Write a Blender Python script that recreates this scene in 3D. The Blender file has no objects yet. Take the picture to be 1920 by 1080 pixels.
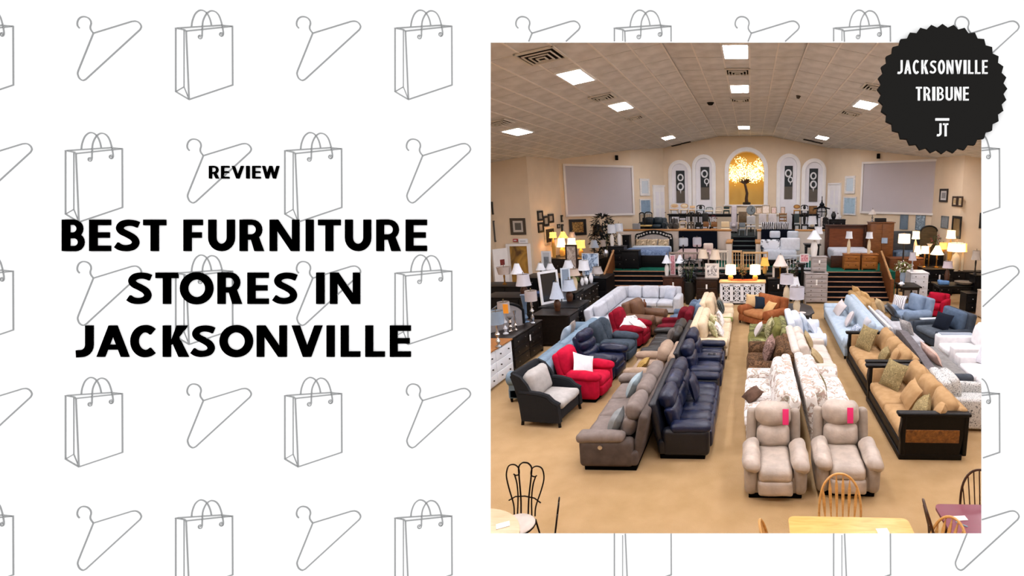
import bpy, bmesh, math, random
from mathutils import Matrix, Vector
random.seed(7)
SC = bpy.context.scene; COL = SC.collection; PI = math.pi
# ------------------------------------------------------------------ camera, world, exposure
EYE = 4.2; FPX = 950.0; CX, CY = 1380.0, 540.0          # eye height over the floor; focal length and optical centre in px of 1920x1080
PITCH = math.atan(180/FPX); YAW = math.atan(28/FPX*math.cos(PITCH))
cam = bpy.data.cameras.new('camera'); cam_o = bpy.data.objects.new('camera', cam); COL.objects.link(cam_o)
cam.sensor_width = 36; cam.lens = FPX*36/1920; cam.shift_x = (960-CX)/1920; cam.clip_end = 200; cam.clip_start = .05
CAMM = Matrix.Translation((0, 0, EYE)) @ Matrix.Rotation(YAW, 4, 'Z') @ Matrix.Rotation(PI/2-PITCH, 4, 'X')
cam_o.matrix_world = CAMM; SC.camera = cam_o
W = bpy.data.worlds.new('world'); SC.world = W; W.use_nodes = True
W.node_tree.nodes['Background'].inputs[0].default_value = (1, 1, 1, 1)
W.node_tree.nodes['Background'].inputs[1].default_value = 1.22      # even white world light, added to bring the banner wall up to white
SC.view_settings.view_transform = 'Standard'; SC.view_settings.look = 'None'
SC.view_settings.exposure = 0; SC.view_settings.gamma = 1; SC.view_settings.use_curve_mapping = False
PANEL = 66.0       # ceiling light panels
LAMPK = 1.0        # table lamps
def ray(x, y):
    return (CAMM.to_3x3() @ Vector(((x-CX)/FPX, (CY-y)/FPX, -1)))
def at(x, y, z=0.0):                                    # the point at height z seen at a pixel
    d = ray(x, y); t = (z-EYE)/d.z; return Vector((d.x*t, d.y*t, z))
def atY(x, y, Y):                                       # the point at depth Y seen at a pixel
    d = ray(x, y); t = Y/d.y; return Vector((d.x*t, Y, EYE+d.z*t))
def pxbox(x0, y0, x1, y1, Y):                           # a measured upright box at depth Y: x0, x1, z0, z1
    a = atY(x0, (y0+y1)/2, Y); b = atY(x1, (y0+y1)/2, Y); c = (x0+x1)/2
    return a.x, b.x, atY(c, y1, Y).z, atY(c, y0, Y).z
# ------------------------------------------------------------------ materials
def lin(c):
    if isinstance(c, str):
        c = c.lstrip('#'); c = [int(c[i:i+2], 16)/255 for i in (0, 2, 4)]
    return tuple((v/12.92 if v <= .04045 else ((v+.055)/1.055)**2.4) for v in c)
_m = {}
def mat(kind, c1, c2=None, rough=.8, scale=8., bump=.15, metal=0., emit=0., spec=.3):
    k = (kind, str(c1), str(c2), rough, scale, bump, metal, emit, spec)
    if k in _m: return _m[k]
    m = bpy.data.materials.new(kind); m.use_nodes = True; nt = m.node_tree; N = nt.nodes; L = nt.links
    b = N['Principled BSDF']; A = lin(c1); B = lin(c2) if c2 else tuple(v*.72 for v in A)
    b.inputs['Roughness'].default_value = rough; b.inputs['Metallic'].default_value = metal
    b.inputs['Specular IOR Level'].default_value = spec
    def n(t, **kw):
        q = N.new(t)
        for a, v in kw.items(): setattr(q, a, v)
        return q
    tc = n('ShaderNodeTexCoord'); co = tc.outputs['Object']
    def noise(sc, det=3, src=None, dist=0):
        q = n('ShaderNodeTexNoise'); q.inputs['Scale'].default_value = sc; q.inputs['Detail'].default_value = det
        q.inputs['Distortion'].default_value = dist; L.new(src or co, q.inputs['Vector']); return q.outputs['Fac']
    def ramp(f, stops, const=False):
        r = n('ShaderNodeValToRGB'); e = r.color_ramp.elements
        if const: r.color_ramp.interpolation = 'CONSTANT'
        while len(e) < len(stops): e.new(.5)
        for i, (p, c) in enumerate(stops): e[i].position = p; e[i].color = (*c, 1)
        L.new(f, r.inputs[0]); return r.outputs[0]
    def mul(v, s):
        return tuple(x*s for x in v)
    def bmp(f, s, d=.01):
        q = n('ShaderNodeBump'); q.inputs['Strength'].default_value = s; q.inputs['Distance'].default_value = d
        L.new(f, q.inputs['Height']); L.new(q.outputs[0], b.inputs['Normal'])
    col = None
    if kind == 'plain':
        col = ramp(noise(scale), [(.3, mul(A, .93)), (.7, A)])
    elif kind == 'fabric':
        col = ramp(noise(scale, 4), [(.3, B if c2 else mul(A, .86)), (.7, A)]); bmp(noise(170, 2), bump, .004)
    elif kind == 'weave':
        w = n('ShaderNodeTexWave'); w.bands_direction = 'DIAGONAL'; w.inputs['Scale'].default_value = scale; w.inputs['Distortion'].default_value = 6
        w.inputs['Detail'].default_value = 1; w.inputs['Detail Scale'].default_value = 3
        L.new(co, w.inputs['Vector']); col = ramp(w.outputs['Fac'], [(.4, B), (.6, A)]); bmp(w.outputs['Fac'], bump, .004)
    elif kind == 'leather':
        col = ramp(noise(scale, 5), [(.35, mul(A, .75)), (.62, A), (.8, B if c2 else mul(A, 1.25))])
        bmp(noise(14, 5, dist=.6), .35, .02)
    elif kind == 'wood':
        mp = n('ShaderNodeMapping'); mp.inputs['Scale'].default_value = (1, 6, 6); L.new(co, mp.inputs['Vector'])
        col = ramp(noise(scale*.4, 6, mp.outputs[0], .8), [(.3, B), (.7, A)]); bmp(noise(scale*2, 3, mp.outputs[0]), bump*.4, .004)
    elif kind == 'carpet':
        f = noise(scale, 6); g = noise(.35, 3)
        mx = n('ShaderNodeMath', operation='ADD'); L.new(f, mx.inputs[0]); L.new(g, mx.inputs[1])
        mh = n('ShaderNodeMath', operation='MULTIPLY'); L.new(mx.outputs[0], mh.inputs[0]); mh.inputs[1].default_value = .5
        col = ramp(mh.outputs[0], [(.38, B), (.62, A)]); bmp(noise(60, 3), .5, .01)
    elif kind == 'floral':
        f = noise(scale, 4, dist=1.2); cols = [(0, mul(A, .97)), (.50, A), (.535, lin('#b9aca2')), (.56, lin('#b79c90')), (.60, lin('#a5a290')), (.64, A), (.8, lin('#d3c9bc'))]
        col = ramp(f, cols); bmp(noise(170, 2), bump, .004)
    elif kind == 'patch':
        f = noise(scale, 3, dist=1.5); col = ramp(f, [(.40, A), (.47, B), (.53, A), (.58, mul(B, .8)), (.66, A)]); bmp(noise(150, 2), bump, .004)
    elif kind == 'stripe':
        w = n('ShaderNodeTexWave'); w.bands_direction = 'X'; w.inputs['Scale'].default_value = scale; w.inputs['Distortion'].default_value = .4
        L.new(co, w.inputs['Vector']); col = ramp(w.outputs['Fac'], [(.45, B), (.55, A)])
    elif kind == 'zebra':
        w = n('ShaderNodeTexWave'); w.bands_direction = 'X'; w.inputs['Scale'].default_value = scale; w.inputs['Distortion'].default_value = 5
        L.new(co, w.inputs['Vector']); col = ramp(w.outputs['Fac'], [(.5, B), (.56, A)])
    elif kind == 'speck':
        col = ramp(noise(scale, 2), [(.56, A), (.62, B)])
    elif kind == 'tile':
        col = ramp(noise(scale, 5), [(.35, B), (.65, A)]); bmp(noise(60, 4), .3, .01)
    elif kind == 'art':
        f = noise(scale, 3, dist=1); col = ramp(f, [(.3, B), (.5, A), (.7, mul(B, 1.3))])
    if col is not None: L.new(col, b.inputs['Base Color'])
    else: b.inputs['Base Color'].default_value = (*A, 1)
    if emit:
        b.inputs['Emission Color'].default_value = (*A, 1); b.inputs['Emission Strength'].default_value = emit
    _m[k] = m; return m
def paint(c, rough=.6): return mat('plain', c, rough=rough, scale=3)
def fab(c, c2=None, scale=9): return mat('fabric', c, c2, .9, scale, .25, spec=.15)
def lea(c, c2=None, rough=.42): return mat('leather', c, c2, rough, 5, spec=.45)
def wood(c, c2=None, rough=.4): return mat('wood', c, c2, rough, 8, .2, spec=.4)
def met(c, rough=.3): return mat('flat_metal', c, rough=rough, metal=1.)
def flat(c, rough=.9, spec=0.): return mat('flat', c, rough=rough, spec=spec)
def glow(c, s): return mat('glow', c, emit=s, rough=.8)
# ------------------------------------------------------------------ mesh builder
class MB:
    def __init__(s, xf=None): s.v = []; s.f = []; s.x = xf or Matrix()
    def add(s, vs, fs, xf=None):
        k = len(s.v); X = s.x @ xf if xf else s.x
        s.v += [tuple(X @ Vector(p)) for p in vs]; s.f += [tuple(i+k for i in f) for f in fs]; return s
    def box(s, x0, x1, y0, y1, z0, z1, xf=None):
        v = [(x, y, z) for z in (z0, z1) for y in (y0, y1) for x in (x0, x1)]
        return s.add(v, [(0, 2, 3, 1), (4, 5, 7, 6), (0, 1, 5, 4), (2, 6, 7, 3), (0, 4, 6, 2), (1, 3, 7, 5)], xf)
    def cush(s, x0, x1, y0, y1, z0, z1, r=.05, puff=(0, 0, 0), n=3, xf=None, wob=0):
        h = [(x1-x0)/2, (y1-y0)/2, (z1-z0)/2]; c = [(x0+x1)/2, (y0+y1)/2, (z0+z1)/2]; r = min(r, min(h)*.98)
        ax = []
        for a in h:
            q = a-r; l = [-a, -q-r*.45, -q] if r > 0 else [-a]
            l += [-q+2*q*i/(n+1) for i in range(1, n+1)] + [q, q+r*.45, a]; ax.append(l)
        vs = {}; V = []; F = []
        def pt(p):
            k = tuple(round(t, 6) for t in p)
            if k in vs: return vs[k]
            cc = [max(-(h[i]-r), min(h[i]-r, p[i])) for i in range(3)]; d = [p[i]-cc[i] for i in range(3)]
            ln = math.sqrt(sum(t*t for t in d)) or 1; q = [cc[i]+d[i]/ln*r for i in range(3)]
            u = [max(-1, min(1, p[i]/h[i])) for i in range(3)]
            for i in range(3):
                if puff[i]:
                    j, m = (i+1) % 3, (i+2) % 3
                    q[i] += puff[i]*u[i]*(1-u[j]**2)*(1-u[m]**2)
            if wob:
                w = math.sin(q[0]*17+q[1]*11+c[0]*5)*math.cos(q[2]*13+q[1]*7+c[1]*3)*wob; q = [t+w*u[i] for i, t in enumerate(q)]
            V.append([q[i]+c[i] for i in range(3)]); vs[k] = len(V)-1; return vs[k]
        for i in range(3):
            j, m = (i+1) % 3, (i+2) % 3
            for sg in (-1, 1):
                for a in range(len(ax[j])-1):
                    for b in range(len(ax[m])-1):
                        q = []
                        for (da, db) in ((0, 0), (1, 0), (1, 1), (0, 1)):
                            p = [0, 0, 0]; p[i] = sg*h[i]; p[j] = ax[j][a+da]; p[m] = ax[m][b+db]; q.append(pt(p))
                        if len(set(q)) > 2: F.append(tuple(q if sg > 0 else q[::-1]))
        return s.add(V, F, xf)
    def lathe(s, prof, c=(0, 0, 0), n=14, xf=None, cap=True, sx=1, sy=1):
        V = []; F = []
        for (r, z) in prof:
            for i in range(n):
                a = 2*PI*i/n; V.append((c[0]+r*math.cos(a)*sx, c[1]+r*math.sin(a)*sy, c[2]+z))
        for k in range(len(prof)-1):
            for i in range(n):
                j = (i+1) % n; F.append((k*n+i, k*n+j, (k+1)*n+j, (k+1)*n+i))
        if cap: F.append(tuple(range(n))[::-1]); F.append(tuple(range((len(prof)-1)*n, len(prof)*n)))
        return s.add(V, F, xf)
    def tube(s, pts, r, n=6, closed=False, xf=None):
        P = [Vector(p) for p in pts]; m = len(P); R = r if isinstance(r, (list, tuple)) else [r]*m; V = []; F = []; up = None
        for i in range(m):
            a = P[i-1] if (i > 0 or closed) else P[i]; b = P[(i+1) % m] if (i < m-1 or closed) else P[i]
            t = (b-a).normalized()
            if up is None: up = t.cross(Vector((0, 0, 1)) if abs(t.z) < .9 else Vector((1, 0, 0))).normalized()
            else: up = (up-t*up.dot(t)).normalized()
            w = t.cross(up)
            for k in range(n):
                q = 2*PI*k/n; V.append(tuple(P[i]+(up*math.cos(q)+w*math.sin(q))*R[i]))
        for i in range(m if closed else m-1):
            for k in range(n):
                l = (k+1) % n; j = (i+1) % m; F.append((i*n+k, i*n+l, j*n+l, j*n+k))
        if not closed: F.append(tuple(range(n))[::-1]); F.append(tuple(range((m-1)*n, m*n)))
        return s.add(V, F, xf)
    def prism(s, poly, d0, d1, axis='y', xf=None):      # poly in the two other axes, extruded along axis
        n = len(poly)
        def P(a, b, d): return (a, d, b) if axis == 'y' else ((d, a, b) if axis == 'x' else (a, b, d))
        V = [P(a, b, d0) for a, b in poly]+[P(a, b, d1) for a, b in poly]
        F = [tuple(range(n)), tuple(range(2*n-1, n-1, -1))]+[(i, i+n, (i+1) % n+n, (i+1) % n) for i in range(n)]
        return s.add(V, F, xf)
    def pillow(s, w, h, t, xf=None, n=8, kx=.10):
        V = []; F = []
        for sg in (1, -1):
            for i in range(n+1):
                for j in range(n+1):
                    u = -1+2*i/n; v = -1+2*j/n
                    e = (1-abs(u)**2.6)*(1-abs(v)**2.6)
                    pin = 1-kx*(1-u*u)*abs(v)**2 ; pin2 = 1-kx*(1-v*v)*abs(u)**2
                    V.append((u*w/2*pin2, sg*t/2*max(0, e)**.55, v*h/2*pin))
            b = 0 if sg > 0 else (n+1)**2
            for i in range(n):
                for j in range(n):
                    q = (b+i*(n+1)+j, b+(i+1)*(n+1)+j, b+(i+1)*(n+1)+j+1, b+i*(n+1)+j+1); F.append(q if sg < 0 else q[::-1])
        return s.add(V, F, xf)
    def obj(s, name, m, parent=None, smooth=True, mw=None):
        me = bpy.data.meshes.new(name); me.from_pydata(s.v, [], s.f); me.validate()
        if m: me.materials.append(m)
        if smooth:
            me.shade_smooth(); me.set_sharp_from_angle(angle=math.radians(42))
        o = bpy.data.objects.new(name, me); COL.objects.link(o)
        if parent: o.parent = parent
        if mw is not None: o.matrix_world = mw
        return o
def tag(o, label=None, cat=None, group=None, kind=None):
    if label: o['label'] = label
    if cat: o['category'] = cat
    if group: o['group'] = group
    if kind: o['kind'] = kind
    return o
def thing(name, label, cat, loc=(0, 0, 0), rz=0., group=None):
    o = bpy.data.objects.new(name, None); COL.objects.link(o); o.location = loc; o.rotation_euler = (0, 0, rz)
    return tag(o, label, cat, group)
def RX(a): return Matrix.Rotation(a, 4, 'X')
def RY(a): return Matrix.Rotation(a, 4, 'Y')
def RZ(a): return Matrix.Rotation(a, 4, 'Z')
def T(x, y, z): return Matrix.Translation((x, y, z))
# ------------------------------------------------------------------ the showroom shell
X0 = -.35
def ceil_z(x): return 7.25-.2*max(0, abs(x-X0)-1.4)
WHITE = paint('#ece9e6'); WALLP = mat('plain', '#dac6aa', rough=.85, scale=1.5)
fl = MB().add([(-14, 1.2, 0), (14, 1.2, 0), (14, 31, 0), (-14, 31, 0), (-14, 1.2, -.1), (14, 1.2, -.1), (14, 31, -.1), (-14, 31, -.1)],
              [(0, 1, 2, 3), (7, 6, 5, 4), (0, 4, 5, 1), (1, 5, 6, 2), (2, 6, 7, 3), (3, 7, 4, 0)])
tag(fl.obj('floor', mat('carpet', '#b3956d', '#a6885f', .95, 3, .4, spec=.1), smooth=False), 'tan carpet running through the whole showroom', kind='structure')
WP = [(-11.05, 1.3), (-11.05, 21.6), (-9.55, 21.9), (-9.3, 24.9), (-6.3, 27.0), (-4.95, 29.2), (4.25, 29.2), (5.6, 27.0), (8.6, 24.6), (8.85, 21.9), (10.35, 21.6), (10.35, 1.3)]
WN = ['wall_left', 'wall_left_return', 'wall_left_inner', 'wall_left_screen', 'wall_left_angled', 'wall_back', 'wall_right_angled', 'wall_right_screen', 'wall_right_inner', 'wall_right_return', 'wall_right']
def wall_seg(i):
    a = Vector((*WP[i], 0)); b = Vector((*WP[i+1], 0)); d = (b-a).normalized(); nrm = Vector((d.y, -d.x, 0)); return a, b, d, nrm
for i, nm in enumerate(WN):
    a, b, d, nr = wall_seg(i)
    if nm == 'wall_back': continue
    K = 2; V = []; za, zb = ceil_z(a.x)+.04, ceil_z(b.x)+.04
    for off in (0, -.12):
        for p, z in ((a, 0), (b, 0), (b, zb), (a, za)):
            q = p+nr*off; V.append((q.x, q.y, z))
    if i in (0, 10):                                   # the side walls end on the leaning banner wall
        f = 3 if i == 0 else 2; g = 7 if i == 0 else 6
        for k in (f, g): V[k] = (V[k][0], 2.6, V[k][2])
    tag(MB().add(V, [(0, 1, 2, 3), (7, 6, 5, 4), (0, 4, 5, 1), (1, 5, 6, 2), (2, 6, 7, 3), (3, 7, 4, 0)]).obj(nm, WALLP, smooth=False), 'beige painted wall', kind='structure')
def onwall(px, py, i, off=0.):                          # where a pixel's sight line meets wall i
    a, b, d, nr = wall_seg(i); r = ray(px, py); o = Vector((0, 0, EYE)); t = (a+nr*off-o).dot(nr)/r.dot(nr); return o+r*t
def wallm(i, p):                                        # matrix: x along the wall to the right, y out of the wall away from the room, z up
    a, b, d, nr = wall_seg(i); m = Matrix(((d.x, -nr.x, 0, p.x), (d.y, -nr.y, 0, p.y), (0, 0, 1, p.z), (0, 0, 0, 1))); return m
def wallbox(x0, y0, x1, y1, i):                         # centre matrix, width, height of a measured rectangle on wall i
    c = onwall((x0+x1)/2, (y0+y1)/2, i); l = onwall(x0, (y0+y1)/2, i); r = onwall(x1, (y0+y1)/2, i)
    t = onwall((x0+x1)/2, y0, i); b = onwall((x0+x1)/2, y1, i); p = (l+r)/2; p.z = (t.z+b.z)/2
    return wallm(i, p), (r-l).length, abs(t.z-b.z)
# back wall with the arched opening in its middle
YB = 29.2
def archpts(x0, x1, z0, z1, n=14):                      # from lower left up over the arch to lower right
    r = (x1-x0)/2; c = (x0+x1)/2; zs = z1-r; P = [(x0, z0)]
    for k in range(n+1):
        a = PI-PI*k/n; P.append((c+r*math.cos(a), zs+r*math.sin(a)))
    return P+[(x1, z0)]
cb = pxbox(1367, 285, 1432, 384, YB)                    # clear opening of the middle arch
ap = archpts(*cb); B = MB(); xl, xr = -4.95, 4.25
ztop = 7.3; poly = [(xl, 0), (cb[0], 0)]
for k in range(len(ap)-1):                              # strips over the arch
    (xa, za), (xb, zb) = ap[k], ap[k+1]
    if xb-xa > 1e-4: B.prism([(xa, za), (xb, zb), (xb, ztop), (xa, ztop)], YB, YB+.12)
B.prism([(xl, 0), (cb[0], 0), (cb[0], ztop), (X0-1.4, ztop), (xl, ceil_z(xl)+.04)], YB, YB+.12)
B.prism([(cb[1], 0), (xr, 0), (xr, ceil_z(xr)+.04), (X0+1.4, ztop), (cb[1], ztop)], YB, YB+.12)
B.prism([(cb[0], 0), (cb[1], 0), (cb[1], cb[2]), (cb[0], cb[2])], YB, YB+.12)
tag(B.obj('wall_back', WALLP, smooth=False), 'beige painted back wall with an arched opening', kind='structure')
N2 = MB(); N2.box(cb[0]-.3, cb[1]+.3, YB+1.0, YB+1.1, cb[2]-.3, 7.3); N2.box(cb[0]-.35, cb[0]-.25, YB+.12, YB+1.0, cb[2]-.3, 7.3)
N2.box(cb[1]+.25, cb[1]+.35, YB+.12, YB+1.0, cb[2]-.3, 7.3); N2.box(cb[0]-.35, cb[1]+.35, YB+.12, YB+1.1, 7.2, 7.3)
tag(N2.obj('wall_alcove', mat('plain', '#c6a75c', rough=.6, scale=1.5), smooth=False), 'golden yellow inside of the middle arched alcove', kind='structure')
tag(MB().box(cb[0]-.3, cb[1]+.3, YB-.1, YB+1.0, cb[2]-.06, cb[2]).obj('trim_1', WHITE), 'pale sill of the middle arch', kind='structure')
def arch_trim(x0, x1, z0, z1, w, d, name, label, panel=None):
    o = archpts(x0, x1, z0, z1); i_ = archpts(x0+w, x1-w, z0, z1-w); m2 = archpts(x0+w*.35, x1-w*.35, z0, z1-w*.35)
    t = thing(name, label, None); t['kind'] = 'structure'
    def band(P, Q, y0, y1):
        b = MB(); n = len(P)
        V = [(x, y0, z) for x, z in P]+[(x, y0, z) for x, z in Q]+[(x, y1, z) for x, z in P]+[(x, y1, z) for x, z in Q]
        F = []
        for k in range(n-1):
            F += [(k, k+1, n+k+1, n+k), (k, 2*n+k, 2*n+k+1, k+1), (n+k, n+k+1, 3*n+k+1, 3*n+k)]
        return b.add(V, F)
    band(o, i_, YB-d*.6, YB).obj('molding', WHITE, t); band(m2, i_, YB-d, YB-d*.6).obj('inner_molding', WHITE, t)
    if panel: MB().prism(i_, YB-.02, YB).obj('panel', panel, t, smooth=False)
    return t
PANELW = paint('#e6e3e6')
arch_trim(*[v for v in (pxbox(1359, 276, 1440, 384, YB)[0], pxbox(1359, 276, 1440, 384, YB)[1], cb[2], pxbox(1359, 276, 1440, 384, YB)[3])], .22, .14, 'trim_2', 'white round moulding framing the middle gold alcove')
for k, (x0, x1, y0, nm) in enumerate([(1253.5, 1297, 300, 'outer left'), (1298, 1342, 289.5, 'inner left'), (1456, 1500.5, 288, 'inner right'), (1502.5, 1548.5, 297, 'outer right')]):
    a = pxbox(x0, y0, x1, 380, YB); arch_trim(a[0], a[1], 2.1, a[3], .2, .12, 'trim_%d' % (k+3), 'white blind arch, the %s one of four on the back wall' % nm, PANELW)
# ceiling: deck, hung tiles in a metal grid
TW, TL = .61, 1.22
def cm(x, y, dz=0.):                                    # frame lying on the ceiling at x, y (z down into the room is negative)
    a = 0 if abs(x-X0) < 1.4 else math.atan(.2)*(1 if x > X0 else -1); return T(x, y, ceil_z(x)+dz) @ RY(a)
b = MB()
for xa, xb in ((-11.6, X0-1.4), (X0-1.4, X0+1.4), (X0+1.4, 11.0)):
    for z in (0,):
        V = [(x, y, ceil_z(x)+dz) for dz in (.04, .16) for y in (2.6, 31) for x in (xa, xb)]
        b.add(V, [(0, 2, 3, 1), (4, 5, 7, 6), (0, 1, 5, 4), (2, 6, 7, 3), (0, 4, 6, 2), (1, 3, 7, 5)])
CEIL = tag(b.obj('ceiling', paint('#b9b2a6'), smooth=False), 'low vaulted ceiling of acoustic tiles in a pale grid', kind='structure')
def inside(x, y, mg=.5):
    xs = [p for p in WP]; ins = False
    for i in range(len(xs)):
        (xa, ya), (xb, yb) = xs[i], xs[(i+1) % len(xs)]
        if (ya > y) != (yb > y) and x < (xb-xa)*(y-ya)/(yb-ya)+xa: ins = not ins
    return ins
TILEM = mat('tile', '#d9d4cd', '#c3beb6', .95, 2.2)
tiles = []
for i in range(-17, 18):
    for j in range(0, 22):
        x = X0+i*TW; y = 3.3+j*TL
        if not (inside(x, y+.5) or inside(x, y-.5)): continue
        v = CAMM.inverted() @ Vector((x, y, ceil_z(x))); sx, sy = CX-FPX*v.x/v.z, CY+FPX*v.y/v.z
        vis = 900 < sx < 1860 and 60 < sy < 330; tiles.append((not vis, y, x))
tiles.sort(); tme = None; rest = MB()
for k, (nv, y, x) in enumerate(tiles):
    M4 = cm(x, y)
    if k < 300:
        if tme is None:
            o = MB().cush(-TW/2+.012, TW/2-.012, -TL/2+.012, TL/2-.012, 0, .03, .008, n=0).obj('ceiling_tile', TILEM, CEIL, smooth=False); tme = o.data
        else:
            o = bpy.data.objects.new('ceiling_tile', tme); COL.objects.link(o); o.parent = CEIL
        o.matrix_world = M4
    else: rest.box(-TW/2+.012, TW/2-.012, -TL/2+.012, TL/2-.012, 0, .03, M4)
tag(rest.obj('ceiling_tiles', TILEM, CEIL, smooth=False), kind='stuff')
g = MB()
for i in range(-17, 19):
    x = X0+(i-.5)*TW; ok = [y for y in [2.7+.3*k for k in range(90)] if inside(x, y)]
    if ok: g.box(-.017, .017, 0, ok[-1]-ok[0]+.3, -.012, .01, cm(x, ok[0]))
g.obj('ceiling_runner', paint('#e3dace'), CEIL, smooth=False)['kind'] = 'stuff'
g = MB()
for (nv, y, x) in tiles: g.box(-TW/2+.016, TW/2-.016, -.01, .01, -.004, .01, cm(x, y-TL/2))
g.obj('ceiling_cross_tee', paint('#c9c4bc'), CEIL, smooth=False)['kind'] = 'stuff'
def clight(x, y, label):
    t = thing('ceiling_light', label, 'light', (0, 0, 0), group='recessed ceiling light panels'); t.matrix_world = cm(x, y, -.015)
    b = MB()
    for s in (-1, 1): b.box(s*.28-.02, s*.28+.02, -.56, .56, -.02, .02); b.box(-.3, .3, s*.55-.02, s*.55+.02, -.02, .02)
    b.obj('light_frame', paint('#f0eeea'), t, smooth=False)
    MB().box(-.265, .265, -.535, .535, -.014, .01).obj('diffuser', glow('#fbf8ff', PANEL), t, smooth=False)
cols = [(-7.45, 'outer left'), (-4.0, 'left'), (-.35, 'middle'), (3.4, 'right'), (7.0, 'far right')]
rows = {'middle': [3.9, 7.9, 11.9, 15.97, 25.2], 'left': [3.9, 7.9, 12.14, 16.2, 25.3], 'right': [3.9, 7.9, 12.0, 16.0, 25.3], 'outer left': [4.4, 8.5, 12.5, 16.6], 'far right': [4.4, 8.5, 12.5, 16.6, 20.6]}
ordw = ['nearest', 'second', 'third', 'fourth', 'farthest']
for cx, cn in cols:
    for k, y in enumerate(rows[cn]): clight(cx, y, 'white glowing ceiling panel, %s of the %s row counted from the viewer' % (ordw[k], cn))
def vent(px, py, label, s=.3, big=1.):
    d = ray(px, py); x = 0
    t0 = 5.
    while EYE+d.z*t0 < ceil_z(d.x*t0): t0 += .02
    t = thing('ceiling_vent', label, 'vent', group='square ceiling air vents'); t.matrix_world = cm(d.x*t0, d.y*t0, -.02)
    s *= big
    def ring(r, w, z0, z1, nm, m):
        b = MB()
        for q in (-1, 1): b.box(q*r-w, q*r+w, -r-w, r+w, z0, z1); b.box(-r, r, q*r-w, q*r+w, z0, z1)
        b.obj(nm, m, t, smooth=False)
    G = paint('#cfc7b8')
    ring(s, .025, -.02, .01, 'vent_frame', G)
    for k in range(1, 4): ring(s*(1-k*.26), .012, -.03-.012*k, -.01-.012*k, 'louver', G)
    MB().box(-s, s, -s, s, .0, .012).obj('vent_backing', flat('#26221d'), t, smooth=False)
for a in [(1015, 103, 'large square ceiling vent in the near left corner', .3, 1.25), (1130, 181, 'square ceiling vent between the two left light panels'), (1190, 220, 'small ceiling vent behind the second left light panel', .3, .9),
          (935, 229, 'ceiling vent at the left edge beside the outer light'), (1383, 133, 'ceiling vent between the two nearest middle lights'), (1388, 186, 'ceiling vent behind the second middle light'),
          (1595, 211, 'ceiling vent just behind the near right light panel'), (1641, 163, 'ceiling vent partly behind the black round badge')]: vent(*a)
def slot(px, py, label):
    d = ray(px, py); t0 = 5.
    while EYE+d.z*t0 < ceil_z(d.x*t0): t0 += .02
    t = thing('slot_vent', label, 'vent', group='dark slot vents by the back wall'); t.matrix_world = cm(d.x*t0, d.y*t0, -.02)
    MB().box(-.27, .27, -.2, .2, -.01, .01).obj('slot', flat('#1d1a17'), t, smooth=False)
    b = MB()
    for k in range(5): b.box(-.26, .26, -.16+.08*k-.006, -.16+.08*k+.006, -.02, -.008)
    b.obj('vent_slats', paint('#4a443c'), t, smooth=False)['kind'] = 'stuff'
slot(1268, 271.5, 'dark slot vent left of centre, the one farther left'); slot(1286, 267, 'dark slot vent left of centre, the one nearer the middle')
slot(1516, 262.5, 'dark slot vent right of centre, the one nearer the middle'); slot(1533, 266.5, 'dark slot vent right of centre, the one farther right')
def small_ceil(px, py, name, label, cat, r, m):
    d = ray(px, py); t0 = 5.
    while EYE+d.z*t0 < ceil_z(d.x*t0): t0 += .02
    t = thing(name, label, cat); t.matrix_world = cm(d.x*t0, d.y*t0, -.02)
    MB().lathe([(r, 0), (r, -.03), (r*.7, -.07)], n=14).obj('housing', m, t); MB().lathe([(r*1.25, .012), (r*1.25, -.006)], n=14).obj('mounting_ring', m, t)
small_ceil(1332, 192, 'ceiling_speaker', 'small dark round fitting on the ceiling left of the middle lights', 'speaker', .1, flat('#2a2520'))
small_ceil(1497, 179, 'smoke_detector', 'small dark spot fitting on a ceiling runner right of the middle lights', 'detector', .06, flat('#4a4036'))
# ------------------------------------------------------------------ stage, stairs, raised deck
GREEN = mat('carpet', '#1c6a58', '#155445', .95, 6, .4, spec=.1); BLK = mat('carpet', '#15161a', '#0e0f12', .95, 6, .3, spec=.05); NOSE = wood('#b98b66', '#96694a')
ST = .95; YS = 20.9; YD = 24.4; DK = 2.1
tag(MB().box(-3.5, 3.0, YS-.04, YS-.002, 0, ST-.02).obj('trim_stage_front', BLK, smooth=False), 'black front of the stage between the two flights of steps', kind='structure')
b = MB().box(-6.15, 6.0, YS, YD+.1, 0, ST)
tag(b.obj('stage_floor', GREEN, smooth=False), 'green carpeted stage platform', kind='structure')
tag(MB().box(-3.3, 2.95, YS-.01, 22.1, ST, ST+.012).obj('trim_stage_cover', BLK, smooth=False), 'black sheet added along the middle of the stage edge to darken it', kind='structure')  # added sheet, darkens the stage middle in place of dark bed frames
tag(MB().prism([(-6.3, YD), (5.6, YD), (5.6, 27.0), (4.25, 29.2), (-4.95, 29.2), (-6.3, 27.0)], ST*0, DK, 'z').obj('deck_floor', mat('carpet', '#2b3434', '#1f2727', .95, 6), smooth=False), 'raised choir deck behind the stage', kind='structure')
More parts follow.
